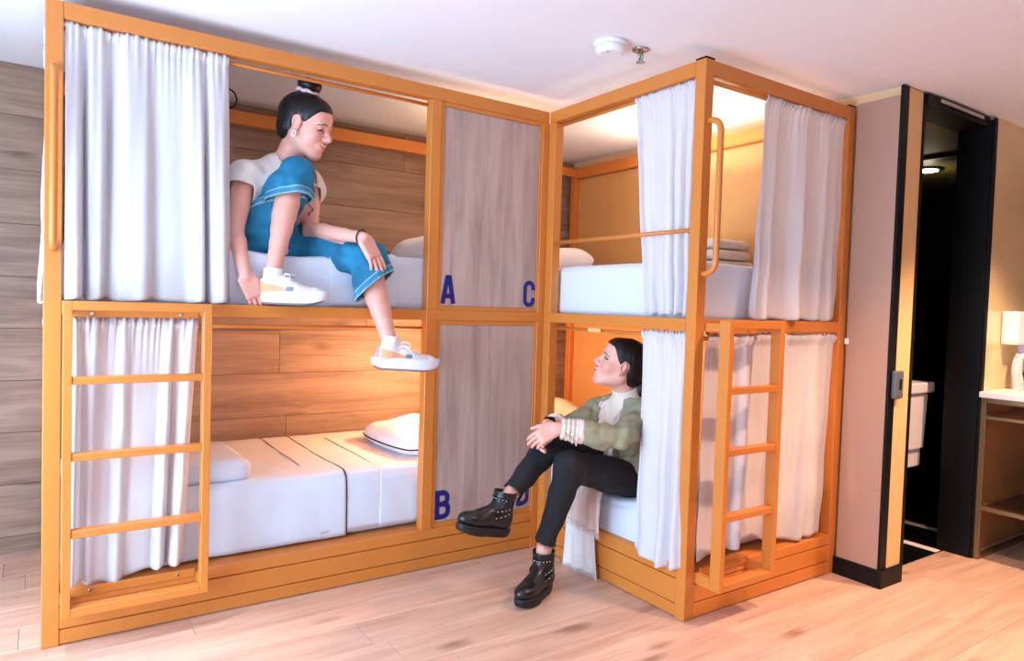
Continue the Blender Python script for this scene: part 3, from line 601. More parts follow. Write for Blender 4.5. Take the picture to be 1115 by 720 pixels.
# ================================================================== PEOPLE: implicit bodies turned into one continuous surface
V3 = lambda *a: np.array(a, float)
def unit(v): v = np.asarray(v, float); return v/np.linalg.norm(v)
def segd(x, y, z, a, b):
    a = np.asarray(a, np.float32); ab = (np.asarray(b, np.float32)-a); t = np.clip(((x-a[0])*ab[0]+(y-a[1])*ab[1]+(z-a[2])*ab[2])/float(ab @ ab), 0, 1)
    return np.sqrt((x-a[0]-t*ab[0])**2+(y-a[1]-t*ab[1])**2+(z-a[2]-t*ab[2])**2)
class Field:
    def __init__(s, lo, hi, h):
        s.h = h; s.lo = np.array(lo, float); n = np.ceil((np.array(hi)-s.lo)/h).astype(int)+1
        s.n = n; s.d = np.full(n, .2, np.float32); s.c = None
        s.ax = [(s.lo[i]+h*np.arange(n[i])).astype(np.float32) for i in range(3)]
    def reg(s, lo, hi):
        a = np.clip(np.floor((np.asarray(lo)-s.lo)/s.h).astype(int), 0, s.n); b = np.clip(np.ceil((np.asarray(hi)-s.lo)/s.h).astype(int)+1, 0, s.n)
        sl = tuple(slice(a[i], b[i]) for i in range(3))
        return sl, s.ax[0][sl[0]][:, None, None], s.ax[1][sl[1]][None, :, None], s.ax[2][sl[2]][None, None, :]
    def put(s, fn, lo, hi, k=.0, sub=False):
        m = k+2.5*s.h; sl, x, y, z = s.reg(np.asarray(lo)-m, np.asarray(hi)+m)
        if any(q.stop <= q.start for q in sl): return
        v = fn(x, y, z).astype(np.float32); d = s.d[sl]
        if sub: v = -v; r = np.maximum(d, v); sg = 1
        else: r = np.minimum(d, v); sg = -1
        if k > 0:
            q = np.maximum(k-np.abs(d-v), 0)/k; r = r+sg*q*q*k*.25
        s.d[sl] = r
    def cone(s, a, b, ra, rb, k=.02, sub=False):
        a = np.asarray(a, float); b = np.asarray(b, float); ab = b-a; L2 = float(ab @ ab)+1e-12
        def fn(x, y, z):
            t = np.clip(((x-a[0])*ab[0]+(y-a[1])*ab[1]+(z-a[2])*ab[2])/L2, 0, 1)
            return np.sqrt((x-a[0]-t*ab[0])**2+(y-a[1]-t*ab[1])**2+(z-a[2]-t*ab[2])**2)-(ra+t*(rb-ra))
        R = max(ra, rb); s.put(fn, np.minimum(a, b)-R, np.maximum(a, b)+R, k, sub)
    def chain(s, pts, k=.02):
        """one limb: tapering segments joined without swelling, then blended into the rest"""
        P = [(np.asarray(p, float), r) for p, r in pts]
        def fn(x, y, z):
            d = None
            for (a, ra), (b, rb) in zip(P, P[1:]):
                ab = b-a; t = np.clip(((x-a[0])*ab[0]+(y-a[1])*ab[1]+(z-a[2])*ab[2])/(float(ab @ ab)+1e-12), 0, 1)
                e = np.sqrt((x-a[0]-t*ab[0])**2+(y-a[1]-t*ab[1])**2+(z-a[2]-t*ab[2])**2)-(ra+t*(rb-ra))
                if d is None: d = e
                else: q = np.maximum(.008-np.abs(d-e), 0)/.008; d = np.minimum(d, e)-q*q*.002
            return d
        s.put(fn, np.min([p-r for p, r in P], 0), np.max([p+r for p, r in P], 0), k)
    def ell(s, c, R, rad, k=.02, sub=False):
        """R: three unit rows (local axes in world), rad: three radii"""
        c = np.asarray(c, float); R = np.asarray(R, float); rad = np.asarray(rad, float)
        def fn(x, y, z):
            dx, dy, dz = x-c[0], y-c[1], z-c[2]; k0 = 0; k1 = 0
            for i in range(3):
                l = (dx*R[i][0]+dy*R[i][1]+dz*R[i][2])/rad[i]; k0 = k0+l*l; k1 = k1+(l/rad[i])**2
            k0 = np.sqrt(k0); return k0*(k0-1)/(np.sqrt(k1)+1e-6)
        e = np.sqrt(((R*rad[:, None])**2).sum(0)); s.put(fn, c-e, c+e, k, sub)
    def slab(s, c, R, half, r, k=.01, sub=False):
        """rounded box"""
        c = np.asarray(c, float); R = np.asarray(R, float); half = np.asarray(half, float)
        def fn(x, y, z):
            dx, dy, dz = x-c[0], y-c[1], z-c[2]; out = 0; ins = None
            for i in range(3):
                q = np.abs(dx*R[i][0]+dy*R[i][1]+dz*R[i][2])-(half[i]-r)
                out = out+np.maximum(q, 0)**2; ins = q if ins is None else np.maximum(ins, q)
            return np.sqrt(out)+np.minimum(ins, 0)-r
        e = np.abs(R*half[:, None]).sum(0); s.put(fn, c-e, c+e, k, sub)
    def cut(s, p, n, lo, hi, near=None, away=None):
        """open the surface: remove the side of the plane the normal points to, inside the box lo..hi"""
        if s.c is None: s.c = np.full(s.n, -1, np.float32)
        p = np.asarray(p, float); n = unit(n); sl, x, y, z = s.reg(lo, hi)
        v = ((x-p[0])*n[0]+(y-p[1])*n[1]+(z-p[2])*n[2]).astype(np.float32)
        if near is not None:                      # only what lies closer to the first segment than to the second
            v = np.where(segd(x, y, z, *near) < segd(x, y, z, *away), v, np.float32(-1)).astype(np.float32)
        s.c[sl] = np.maximum(s.c[sl], v)
    def wrinkle(s, amp, freq, seed, n=7, lo=None, hi=None):
        rnd = np.random.default_rng(seed); sl, x, y, z = s.reg(s.lo if lo is None else lo, s.lo+s.h*s.n if hi is None else hi)
        for i in range(n):
            k = unit(rnd.normal(size=3))*freq*rnd.uniform(.5, 1.6); p = rnd.uniform(0, 6.28)
            s.d[sl] += (amp/n*2*np.sin(k[0]*x+k[1]*y+k[2]*z+p+1.4*np.sin(.6*(k[1]*x+k[2]*y+k[0]*z)))).astype(np.float32)
    def final(s, shell=0.0):
        d = s.d
        if shell: d = np.maximum(d, -(d+shell))
        if s.c is not None: d = np.maximum(d, s.c)
        return d
    def mesh(s, name, shell=0.0, also=()):
        d = s.final(shell)
        for o in also: d = np.minimum(d, o.final(shell))
        d[0], d[-1], d[:, 0], d[:, -1], d[:, :, 0], d[:, :, -1] = .2, .2, .2, .2, .2, .2
        b = (d < 0); c = np.zeros([k-1 for k in b.shape], np.uint8); n = b.shape
        corners = [(i, j, k) for i in (0, 1) for j in (0, 1) for k in (0, 1)]
        for i, j, k in corners: c += b[i:n[0]-1+i, j:n[1]-1+j, k:n[2]-1+k]
        act = (c > 0) & (c < 8); I, J, K = np.nonzero(act); cnt = len(I)
        ids = np.full(c.shape, -1, np.int32); ids[I, J, K] = np.arange(cnt)
        acc = np.zeros((cnt, 3)); num = np.zeros(cnt)
        cv = {q: d[I+q[0], J+q[1], K+q[2]].astype(float) for q in corners}
        for a in corners:
            for ax in range(3):
                if a[ax]: continue
                bq = list(a); bq[ax] = 1; bq = tuple(bq); va, vb = cv[a], cv[bq]; m = (va < 0) != (vb < 0)
                t = np.where(m, va/np.where(m, va-vb, 1), 0); p = np.tile(np.array(a, float), (cnt, 1)); p[:, ax] = t
                acc += p*m[:, None]; num += m
        v = s.lo+s.h*(np.stack([I, J, K], 1)+acc/num[:, None])
        quads = []
        for ax in range(3):
            o = [(1, 2), (2, 0), (0, 1)][ax]; sl0 = [slice(None)]*3; sl1 = [slice(None)]*3; sl0[ax] = slice(0, -1); sl1[ax] = slice(1, None)
            e = b[tuple(sl0)] != b[tuple(sl1)]; P = np.array(np.nonzero(e)); fl_ = b[tuple(sl0)][tuple(P)]
            ok = np.all([(P[q] > 0) & (P[q] < n[q]-1) for q in o], axis=0); P = P[:, ok]; fl_ = fl_[ok]
            def g(du, dv):
                Q = P.copy(); Q[o[0]] += du; Q[o[1]] += dv; return ids[tuple(Q)]
            q = np.stack([g(-1, -1), g(0, -1), g(0, 0), g(-1, 0)], 1); q[~fl_] = q[~fl_][:, ::-1]; quads.append(q)
        q = np.concatenate(quads); q = q[(q >= 0).all(1)]
        me = bpy.data.meshes.new(name); me.vertices.add(cnt); me.vertices.foreach_set('co', v.ravel())
        me.loops.add(q.size); me.loops.foreach_set('vertex_index', q.ravel().astype(np.int32))
        me.polygons.add(len(q)); me.polygons.foreach_set('loop_start', np.arange(0, q.size, 4, dtype=np.int32))
        me.polygons.foreach_set('use_smooth', np.ones(len(q), bool)); me.update(calc_edges=True); me.validate()
        return me
def relax(me, it=2, f=.5):
    """a little smoothing against the steps of the grid"""
    n = len(me.vertices); co = np.empty(n*3); me.vertices.foreach_get('co', co); co = co.reshape(-1, 3)
    e = np.empty(len(me.edges)*2, np.int32); me.edges.foreach_get('vertices', e); e = e.reshape(-1, 2)
    deg = np.bincount(e.ravel(), minlength=n)[:, None]
    for _ in range(it):
        for w in (f, -f*1.04):
            s_ = np.zeros((n, 3))
            for k in range(3): s_[:, k] = np.bincount(e[:, 0], co[e[:, 1], k], n)+np.bincount(e[:, 1], co[e[:, 0], k], n)
            co = co+w*(s_/np.maximum(deg, 1)-co)
    me.vertices.foreach_set('co', co.ravel()); me.update(); return me
def paint(me, fn, name='Col'):
    n = len(me.vertices); co = np.empty(n*3); me.vertices.foreach_get('co', co); co = co.reshape(-1, 3)
    a = me.color_attributes.new(name, 'FLOAT_COLOR', 'POINT'); c = np.ones((n, 4)); c[:, :3] = fn(co)
    a.data.foreach_set('color', c.ravel())
def frame(F, up=(0, 0, 1), roll=0.0):
    F = unit(F); R = unit(np.cross(F, up)); U = np.cross(R, F)
    if roll: R, U = math.cos(roll)*R+math.sin(roll)*U, math.cos(roll)*U-math.sin(roll)*R
    return F, R, U            # forward, the person's right, up
def add_head(f, c, A, s, smile=1.0):
    F, R, U = A; P = lambda a, b, d: np.asarray(c)+s*(a*F+b*R+d*U); ax = np.array([F, R, U])
    f.ell(P(-.014, 0, .036), ax, s*V3(.096, .076, .084), .02)                   # skull
    f.ell(P(.026, 0, -.030), ax, s*V3(.064, .060, .076), .035*s)                # face
    f.ell(P(.050, 0, .048), ax, s*V3(.040, .058, .046), .03*s)                  # forehead
    f.cone(P(-.008, -.050, -.048), P(.062, -.016, -.093), s*.020, s*.018, .03*s); f.cone(P(-.008, .050, -.048), P(.062, .016, -.093), s*.020, s*.018, .03*s)   # jaw
    f.ell(P(.070, 0, -.096), ax, s*V3(.018, .022, .016), .022*s)                # chin
    for b in (-1, 1):
        f.ell(P(.062, b*.040, -.028), ax, s*V3(.026, .024, .026), .022*s)       # cheeks
        f.ell(P(.086, b*.031, .004), ax, s*V3(.016, .018, .010), .012*s, True)   # eye sockets
        f.ell(P(.0735, b*.031, .003), ax, s*V3(.0155, .016, .0135), .003*s)      # eyelids
        f.ell(P(.096, b*.0125, -.030), ax, s*V3(.010, .0075, .007), .008*s)      # nostrils
        f.ell(P(.004, b*.077, -.004), [unit(F*.9+R*b*.4), unit(R*b*.9-F*.4), U], s*V3(.019, .007, .032), .007*s)   # ears
        f.ell(P(.009, b*.084, -.003), ax, s*V3(.009, .006, .017), .004*s, True)
        f.ell(P(.078, b*.030, .022), ax, s*V3(.012, .020, .006), .014*s)         # brow
    f.cone(P(.083, 0, .012), P(.108, 0, -.022), s*.0075, s*.0095, .014*s); f.ell(P(.109, 0, -.026), ax, s*V3(.0105, .0105, .009), .010*s)   # nose
    f.ell(P(.084, 0, -.056), ax, s*V3(.017, .026, .017), .018*s)                # muzzle
    for b in (-1, 1):
        f.cone(P(.0975, 0, -.0495), P(.084, b*.027, -.0475+.009*smile), s*.0042, s*.0022, .004*s)
        f.cone(P(.0945, 0, -.0655), P(.084, b*.026, -.0505+.009*smile), s*.0052, s*.0022, .004*s)
    f.ell(P(.098, 0, -.0565), ax, s*V3(.008, .022, .0042), .003*s, True)         # parted lips
def head_paint(co, col, c, A, s, down=False):
    F, R, U = A; d = (co-np.asarray(c))/s; a, b, u = d @ F, d @ R, d @ U
    def mix(m, k):
        m = np.clip(m, 0, 1)[:, None]; col[:] = col*(1-m)+np.array(k)*m
    near = (np.abs(a) < .14) & (np.abs(b) < .1) & (np.abs(u) < .14)
    up_c = -.0475+.0095*np.clip((np.abs(b)/.027)**2, 0, 1.4)
    w = np.clip(1.25-np.abs(b)/.026, 0, 1)
    mix(near*np.clip(1-(((a-.066)/.03)**2+((np.abs(b)-.042)/.026)**2+((u+.030)/.026)**2), 0, 1)*.45, srgb(226, 120, 112)[:3])
    mix(near*(a > .074)*w*(np.abs(u-up_c) < .0052), srgb(196, 84, 88)[:3]); mix(near*(a > .074)*w*(np.abs(u-up_c+.0165-.004*(np.abs(b)/.026)) < .0062), srgb(200, 88, 92)[:3])
    mix(near*(a > .07)*(np.abs(b) < .021)*(np.abs(u-up_c+.0078) < .0042), srgb(250, 246, 240)[:3])
    eyeb = np.abs(b)-.031
    mix(near*(a > .055)*(np.abs(eyeb) < .021)*(np.abs(u-(.0255-.010*np.clip(eyeb/.02, 0, 1)-.003*np.clip(-eyeb/.02, 0, 1))) < .0026), srgb(52, 32, 28)[:3])
    if down:                                     # lowered lids: only the lash line shows
        mix(near*(a > .05)*(np.abs(eyeb) < .017)*(np.abs(u-(.000-.006*(eyeb/.016)**2)) < .0034), srgb(28, 16, 16)[:3])
        mix(near*(a > .05)*(np.abs(eyeb) < .016)*(np.abs(u-.0105+.004*(eyeb/.016)**2) < .0016)*.6, srgb(150, 90, 84)[:3])
    else:
        mix(near*(a > .05)*(np.abs(eyeb) < .013)*(np.abs(u-.0030) < .0036), srgb(226, 214, 212)[:3])
        mix(near*(a > .05)*(np.hypot(eyeb, u-.0045) < .0062), srgb(40, 24, 20)[:3])
        mix(near*(a > .05)*(np.abs(eyeb) < .017)*(np.abs(u-(.0088-.006*(eyeb/.016)**2)) < .0030), srgb(28, 16, 16)[:3])
        mix(near*(a > .05)*(np.abs(eyeb) < .014)*(np.abs(u-(-.0030+.003*(eyeb/.016)**2)) < .0013), srgb(120, 70, 66)[:3])
def add_hand(f, w, F, N, T, s=1.0, curl=(.35, .5, .4), thumb=.6, spread=.10):
    """w wrist, F finger direction, N palm normal, T side of the thumb"""
    F = unit(F); N = unit(np.asarray(N)-F*np.dot(N, F)); S = np.cross(F, N); S = S if np.dot(S, T) > 0 else -S
    w = np.asarray(w, float); ax = np.array([F, S, N])
    f.slab(w+F*.048*s, ax, s*V3(.048, .037, .0135), .012*s, .014)
    f.ell(w+F*.035*s+S*.024*s+N*.008*s, ax, s*V3(.034, .018, .015), .012)
    tips = []
    for i, (o, L, r) in enumerate(((.029, .070, .0085), (.010, .077, .0087), (-.010, .071, .0083), (-.028, .056, .0074))):
        b = w+F*(.090-.006*abs(i-1.2))*s+S*o*s; d = unit(F+S*o*spread*30*.1); p = b; a = 0
        c = curl if not isinstance(curl[0], (tuple, list)) else curl[i]
        for j, (q, rr) in enumerate(((.45, 1.0), (.31, .93), (.24, .86))):
            a += c[j]; dd = d*math.cos(a)+N*math.sin(a); nx = p+dd*L*q*s
            f.cone(p, nx, r*rr*s, r*(rr-.06)*s, .004); p = nx
        tips.append(p)
    b = w+F*.028*s+S*.030*s+N*.004*s; d1 = unit(F*math.cos(thumb)+S*math.sin(thumb)+N*.25); p1 = b+d1*.040*s; d2 = unit(d1+F*.5+N*.1); p2 = p1+d2*.033*s
    f.cone(b, p1, .0125*s, .0105*s, .008); f.cone(p1, p2, .0105*s, .0082*s, .004)
    return tips
SKIN = plain('skin', srgb(236, 184, 164), .48, attr='Col', sss=.06, noise=.03, nscale=20)
HAIRM = plain('black_hair', srgb(15, 12, 13), .42, spec=.35, bump=.9, bscale=60, bstretch=(1, 1, .15))
DENIM = plain('blue_denim', srgb(32, 116, 156), .85, attr='Col', noise=.34, nscale=11, bump=.25, bscale=500)
CREAMTOP = plain('cream_jersey', srgb(236, 222, 212), .9, bump=.15, bscale=300)
def skin_cols(co): return np.tile(np.array(srgb(232, 168, 150)[:3]), (len(co), 1))
def make_hair(parent, c, A, s, bun=None, low=False):
    F, R, U = A; P = lambda a, b, d: np.asarray(c)+s*(a*F+b*R+d*U); ax = np.array([F, R, U])
    m = .24*s; f = Field(np.asarray(c)-m, np.asarray(c)+m, .0035)
    f.ell(P(-.018, 0, .040), ax, s*V3(.103, .083, .088), .01); f.ell(P(.045, 0, .058), ax, s*V3(.044, .066, .046), .03*s); f.ell(P(-.050, 0, -.028), ax, s*V3(.062, .066, .055), .03*s)
    for b in (-1, 1): f.ell(P(-.002, b*.080, -.010), ax, s*V3(.024, .03, .035), .006, True)       # round the ears
    def face(x, y, z):
        dx, dy, dz = x-c[0], y-c[1], z-c[2]
        a = (dx*F[0]+dy*F[1]+dz*F[2])/s; b = (dx*R[0]+dy*R[1]+dz*R[2])/s; u = (dx*U[0]+dy*U[1]+dz*U[2])/s
        line = np.where(u > .0, .022+.80*u-.10*(.08-np.abs(b))+6.0*np.maximum(u-.066, 0), .022+.9*u-.008)  # hairline from forehead to nape
        return (line-a)*.7*s
    sl, x, y, z = f.reg(f.lo, f.lo+f.h*f.n); f.d[sl] = np.maximum(f.d[sl], -face(x, y, z))
    f.wrinkle(.0025, 60/s, 4)
    me = relax(f.mesh('hair'), 1); o = link('hair', me, HAIRM, parent); o['label'] = 'black hair combed back' if low else 'black hair pulled up'
    return o, P
# ------------------------------------------------------------------ shoes, each built in its own frame: +x toe, +z up, ankle joint over the origin
def place(me, ankle, toe, up=(0, 0, 1), ankle_h=.10):
    F = unit(toe); S = unit(np.cross(up, F)); U = np.cross(F, S); Mx = Matrix.Identity(4)
    o = np.asarray(ankle)-U*ankle_h
    for i in range(3): Mx[i][0], Mx[i][1], Mx[i][2], Mx[i][3] = F[i], S[i], U[i], o[i]
    m = me.copy(); m.transform(Mx); return m
I3 = np.eye(3)
def sole_mesh(name, L0, L1_, wid, z0, z1, rocker=.012, wave=.004, heel=None):
    """closed outline lofted from the tread to the welt"""
    n = 48; rings = []
    for lev in range(7):
        t = lev/6; ring = []
        for k in range(n):
            a = 2*math.pi*k/n; ca, sa = math.cos(a), math.sin(a)
            x = (L0+L1_)/2+(L1_-L0)/2*np.sign(ca)*abs(ca)**.75; q = (x-L0)/(L1_-L0)
            w = wid*(.80+.24*math.sin(min(1, q/.75)*math.pi*.62)-.06*math.sin(q*math.pi*2)); y = w*np.sign(sa)*abs(sa)**.72
            g = 1-.05*(1-t)+.03*math.sin(t*math.pi); zz = z0+(z1-z0)*t+rocker*(max(0, q-.72)/.28)**2*(1-.4*t)+rocker*.7*(max(0, .16-q)/.16)**2*(1-t)+wave*math.sin(q*16)*math.sin(t*math.pi)
            if heel and t < .35 and .30 < q < .52: zz += heel*(1-t/.35)
            ring.append(((L0+L1_)/2+(x-(L0+L1_)/2)*g, y*g, zz))
        rings.append(ring)
    bm = bmesh.new(); R = [[bm.verts.new(p) for p in r] for r in rings]
    for A, B in zip(R, R[1:]):
        for k in range(n): bm.faces.new((A[k], A[(k+1) % n], B[(k+1) % n], B[k]))
    bm.faces.new(R[0][::-1]); bm.faces.new(R[-1]); return bm_mesh(bm, name, True)
SNEAK = plain('sneaker_fabric', srgb(240, 236, 236), .7, attr='Col', bump=.2, bscale=300)
SOLEW = plain('white_foam_sole', srgb(226, 224, 230), .5); SOLED = plain('grey_rubber_tread', srgb(120, 116, 120), .7)
LACE = plain('white_lace', srgb(246, 244, 244), .8); SOCK = plain('white_sock', srgb(240, 236, 234), .9, bump=.3, bscale=200)
f = Field((-.10, -.07, 0), (.25, .07, .16), .003)
f.ell((-.018, 0, .058), I3, (.050, .036, .046), .02); f.ell((.055, 0, .052), I3, (.075, .040, .042), .03); f.ell((.150, 0, .043), I3, (.062, .043, .031), .03)
f.cone((-.008, 0, .07), (-.004, 0, .115), .040, .039, .02); f.cone((.035, 0, .085), (.11, 0, .062), .020, .016, .012); f.cone((.02, 0, .108), (.055, 0, .085), .018, .016, .012)
f.cut((0, 0, .108), (-.18, 0, 1), (-.1, -.07, 0), (.25, .07, .16)); f.cut((0, 0, .022), (0, 0, -1), (-.1, -.07, 0), (.25, .07, .16))
UPPER = relax(f.mesh('upper', .006), 1)
def sneak_col(co):
    c = np.tile(np.array(srgb(238, 232, 234)[:3]), (len(co), 1)); x, y, z = co.T
    side = np.abs(y) > .018
    c[side & (x > -.045) & (x < .062) & (z < .078-.25*x) & (z > .03)] = srgb(236, 168, 122)[:3]
    c[side & (x > .062) & (x < .092) & (z < .070) & (z > .040)] = srgb(126, 134, 150)[:3]
    c[(x > .100) & (z > .035) & (x < .165)] = srgb(222, 200, 196)[:3]; c[(x < -.048)] = srgb(198, 150, 140)[:3]
    return c
paint(UPPER, sneak_col)
SOLE = sole_mesh('sole', -.078, .222, .050, .004, .050, .016, .004); TREAD = sole_mesh('tread', -.070, .205, .046, -.004, .010, .016, .0)
bm = bmesh.new()
for i in range(5):
    x = .040+.017*i; z = .1035-.0085*i
    add_tube(bm, [(x-.006, -.026, z-.012), (x, -.010, z), (x+.004, .010, z), (x+.008, .026, z-.012)], .0035, 6)
    add_tube(bm, [(x-.006, .026, z-.012), (x, .010, z+.001), (x+.004, -.010, z+.001), (x+.008, -.026, z-.012)], .0035, 6)
for sgn in (-1, 1):
    add_tube(bm, [(.040, 0, .107), (.052, sgn*.020, .122), (.075, sgn*.036, .118), (.078, sgn*.040, .098), (.060, sgn*.028, .100), (.044, sgn*.006, .106)], .003, 6)
    add_tube(bm, [(.040, 0, .107), (.060, sgn*.018, .105), (.085, sgn*.040, .080)], .003, 6)
LACES = bm_mesh(bm, 'laces', True)
f = Field((-.07, -.06, .06), (.08, .06, .17), .003); f.cone((-.003, 0, .08), (-.002, 0, .148), .037, .0385, .01); f.cut((0, 0, .143), (0, 0, 1), (-.07, -.06, .06), (.08, .06, .17)); f.wrinkle(.0025, 90, 3)
SOCKM = relax(f.mesh('sock', .006), 1)
def sneaker(parent, ankle, toe, up=(0, 0, 1)):
    u = link('shoe', place(UPPER, ankle, toe, up), SNEAK, parent); u['label'] = 'white and orange chunky sneaker'
    link('sole', place(SOLE, ankle, toe, up), SOLEW, u); link('tread', place(TREAD, ankle, toe, up), SOLED, u); link('laces', place(LACES, ankle, toe, up), LACE, u)
    link('sock', place(SOCKM, ankle, toe, up), SOCK, parent)
LEATHER = plain('black_leather', srgb(20, 20, 23), .3, bump=.12, bscale=120); RUBBER = plain('black_rubber', srgb(16, 16, 18), .6); JEANS = plain('black_jeans', srgb(20, 20, 24), .88, noise=.1, nscale=30, bump=.2, bscale=400)
f = Field((-.10, -.07, .01), (.25, .07, .25), .003)
f.ell((-.016, 0, .070), I3, (.052, .038, .050), .02); f.ell((.055, 0, .062), I3, (.080, .040, .040), .03); f.ell((.145, 0, .058), I3, (.066, .044, .033), .035)
f.cone((-.004, 0, .085), (.0, 0, .20), .046, .050, .03); f.cone((.02, 0, .115), (.09, 0, .078), .030, .026, .025)
f.cut((0, 0, .188), (.06, 0, 1), (-.1, -.07, 0), (.25, .07, .25)); f.cut((0, 0, .030), (0, 0, -1), (-.1, -.07, 0), (.25, .07, .25)); f.wrinkle(.002, 55, 8)
BOOT = relax(f.mesh('boot', .006), 1); BSOLE = sole_mesh('sole', -.069, .210, .0445, .0, .034, .010, .0, heel=.016)
bm = bmesh.new(); bs = bmesh.new()
for k, (z, tilt, rr) in enumerate(((.152, .06, .0475), (.120, -.30, .053), (.100, -.42, .057))):
    ring = []
    for i in range(40):
        a = 2*math.pi*i/40; x = rr*1.05*math.cos(a)+.004+(.012 if k else 0); y = rr*.86*math.sin(a); ring.append((x, y, z+tilt*x))
    add_tube(bm, ring, .0055, 6, True)
    for i in range(0, 40, 2):
        x, y, zz = ring[i]; n = Vector((math.cos(2*math.pi*i/40), math.sin(2*math.pi*i/40), 0))
        r = bmesh.ops.create_icosphere(bs, subdivisions=1, radius=.0036, matrix=Matrix.Translation(Vector((x, y, zz))+n*.0045))
STRAP = bm_mesh(bm, 'strap', True); STUDS = bm_mesh(bs, 'studs', True)
def boot(parent, ankle, toe, up=(0, 0, 1)):
    u = link('boot', place(BOOT, ankle, toe, up), LEATHER, parent); u['label'] = 'black leather ankle boot with studded straps'
    link('sole', place(BSOLE, ankle, toe, up), RUBBER, u); link('strap', place(STRAP, ankle, toe, up), LEATHER, u); s_ = link('studs', place(STUDS, ankle, toe, up), STEEL, u); s_['kind'] = 'stuff'
# ================================================================== WOMAN ON THE UPPER BUNK
w1 = empty('person', (.85, .30, 1.44)); tag(w1, 'woman in cream top and blue denim trousers sitting on the upper bunk edge', 'person')
hc = at(333, 137, 'y', .14); HS = 1.10; HA = frame(unit(V3(.70, -.66, -.30)), roll=-.04)
nb = at(307, 180, 'y', .235); shR = at(266, 193, 'y', .17); shL = at(338, 202, 'y', .33); elR = at(256, 252, 'y', .11); wrR = at(267, 300, 'y', .02)
elL = at(338, 250, 'y', .19); wrL = at(396, 259, 'y', -.112); hipR = V3(.765, .25, 1.50); hipL = V3(.93, .37, 1.50)
knR = at(322, 190, 'y', .10); anR = at(298, 291, 'y', .012); knL = at(402, 281, 'y', -.02); anL = at(425, 377, 'y', -.11)
mid = (hipR+hipL)/2; LR = unit(hipL-hipR); TF = unit(np.cross(LR, V3(0, 0, 1))); TU = unit(nb-mid); tax = np.array([LR, TF, np.cross(LR, TF)*-1])
def torso(f, off, k=.05):
    f.ell(mid+V3(0, 0, -.005), tax, V3(.165, .120, .095)+off, k); f.ell(mid+(nb-mid)*.33, tax, V3(.128, .092, .11)+off, k)
    f.ell(mid+(nb-mid)*.62, tax, V3(.150, .105, .13)+off, k); f.ell(mid+(nb-mid)*.66+TF*.045, tax, V3(.11, .07, .075)+off, k)
    f.cone(shR+(nb-shR)*.08, nb+V3(0, 0, -.035), .050+off, .058+off, k); f.cone(shL+(nb-shL)*.08, nb+V3(0, 0, -.035), .050+off, .058+off, k)
F_, R_, U_ = HA; skb = hc-F_*.028*HS-U_*.055*HS
f = Field((.53, -.19, .98), (1.50, .56, 2.26), .003)
torso(f, 0)
f.cone(nb+V3(0, 0, -.02), skb, .051, .046, .03)
f.chain([(shR, .046), (shR*.45+elR*.55, .040), (elR, .034), (elR*.75+wrR*.25, .0345), (elR*.35+wrR*.65, .028), (wrR, .0235)], .025)
f.chain([(shL, .046), (shL*.45+elL*.55, .040), (elL, .034), (elL*.75+wrL*.25, .0345), (elL*.35+wrL*.65, .028), (wrL, .0235)], .025)
add_hand(f, wrR, V3(.42, -.10, -.90), V3(.10, .80, -.40), V3(.9, -.2, .3), 1.0, (.18, .35, .3), .35)
add_hand(f, wrL, V3(.42, -.16, -.78), V3(-.20, .80, -.30), V3(.8, .1, .4), 1.0, ((.02, .16, .16), (.06, .16, .18), (.12, .2, .2), (.2, .25, .2)), .25, .2)
f.chain([(hipR, .085), (knR, .062)], .04); f.chain([(hipL, .085), (knL, .062)], .04)
for kn, an in ((knR, anR), (knL, anL)):
    d = an-kn; bk = unit(np.cross(d, np.cross(TF, d)))*-.012
    f.chain([(kn, .054), (kn+d*.15+bk*.6, .054), (kn+d*.30+bk, .0535), (kn+d*.45+bk*.8, .049), (kn+d*.60+bk*.5, .043), (kn+d*.75+bk*.2, .037), (kn+d*.90, .033), (an, .033)], .02)
add_head(f, hc, HA, HS)
me = relax(f.mesh('body'), 2)
def col(co):
    c = skin_cols(co); head_paint(co, c, hc, HA, HS, True)
    d = elL-shL; t = ((co-shL) @ d)/(d @ d); ax_ = co-shL-t[:, None]*d; q = (ax_ @ _r)/.04; near = np.linalg.norm(ax_, axis=1) < .06
    c[near & (t > .50) & (t < .82) & (np.abs(q-.25-.22*np.sin(t*30)) < .10) & (ax_ @ _f < 0)] = srgb(120, 84, 84)[:3]       # small tattoo on the arm
    return c
paint(me, col); link('body', me, SKIN, w1)
hr, HP = make_hair(w1, hc, HA, HS)
f = Field(HP(-.035, 0, .155)-.09, HP(-.035, 0, .155)+.09, .003); f.ell(HP(-.030, 0, .150), np.array([F_, R_, U_]), V3(.052, .052, .032), .01); f.wrinkle(.006, 75, 2)
link('bun', relax(f.mesh('bun'), 1), HAIRM, hr)
tube('hair_tie', [tuple(HP(-.030+.040*math.cos(a), .040*math.sin(a), .125+.003*math.sin(7*a))) for a in np.linspace(0, 2*math.pi, 28, endpoint=False)], .008, plain('pink_scrunchie', srgb(222, 190, 190), .8), hr, 8, True)
er = tube('earring', [tuple(HP(.008+.006*math.sin(a), .084, -.046+.011*math.cos(a))) for a in np.linspace(0, 2*math.pi, 20, endpoint=False)], .0035, plain('pearl_hoop', srgb(236, 226, 214), .3), w1, 8, True)
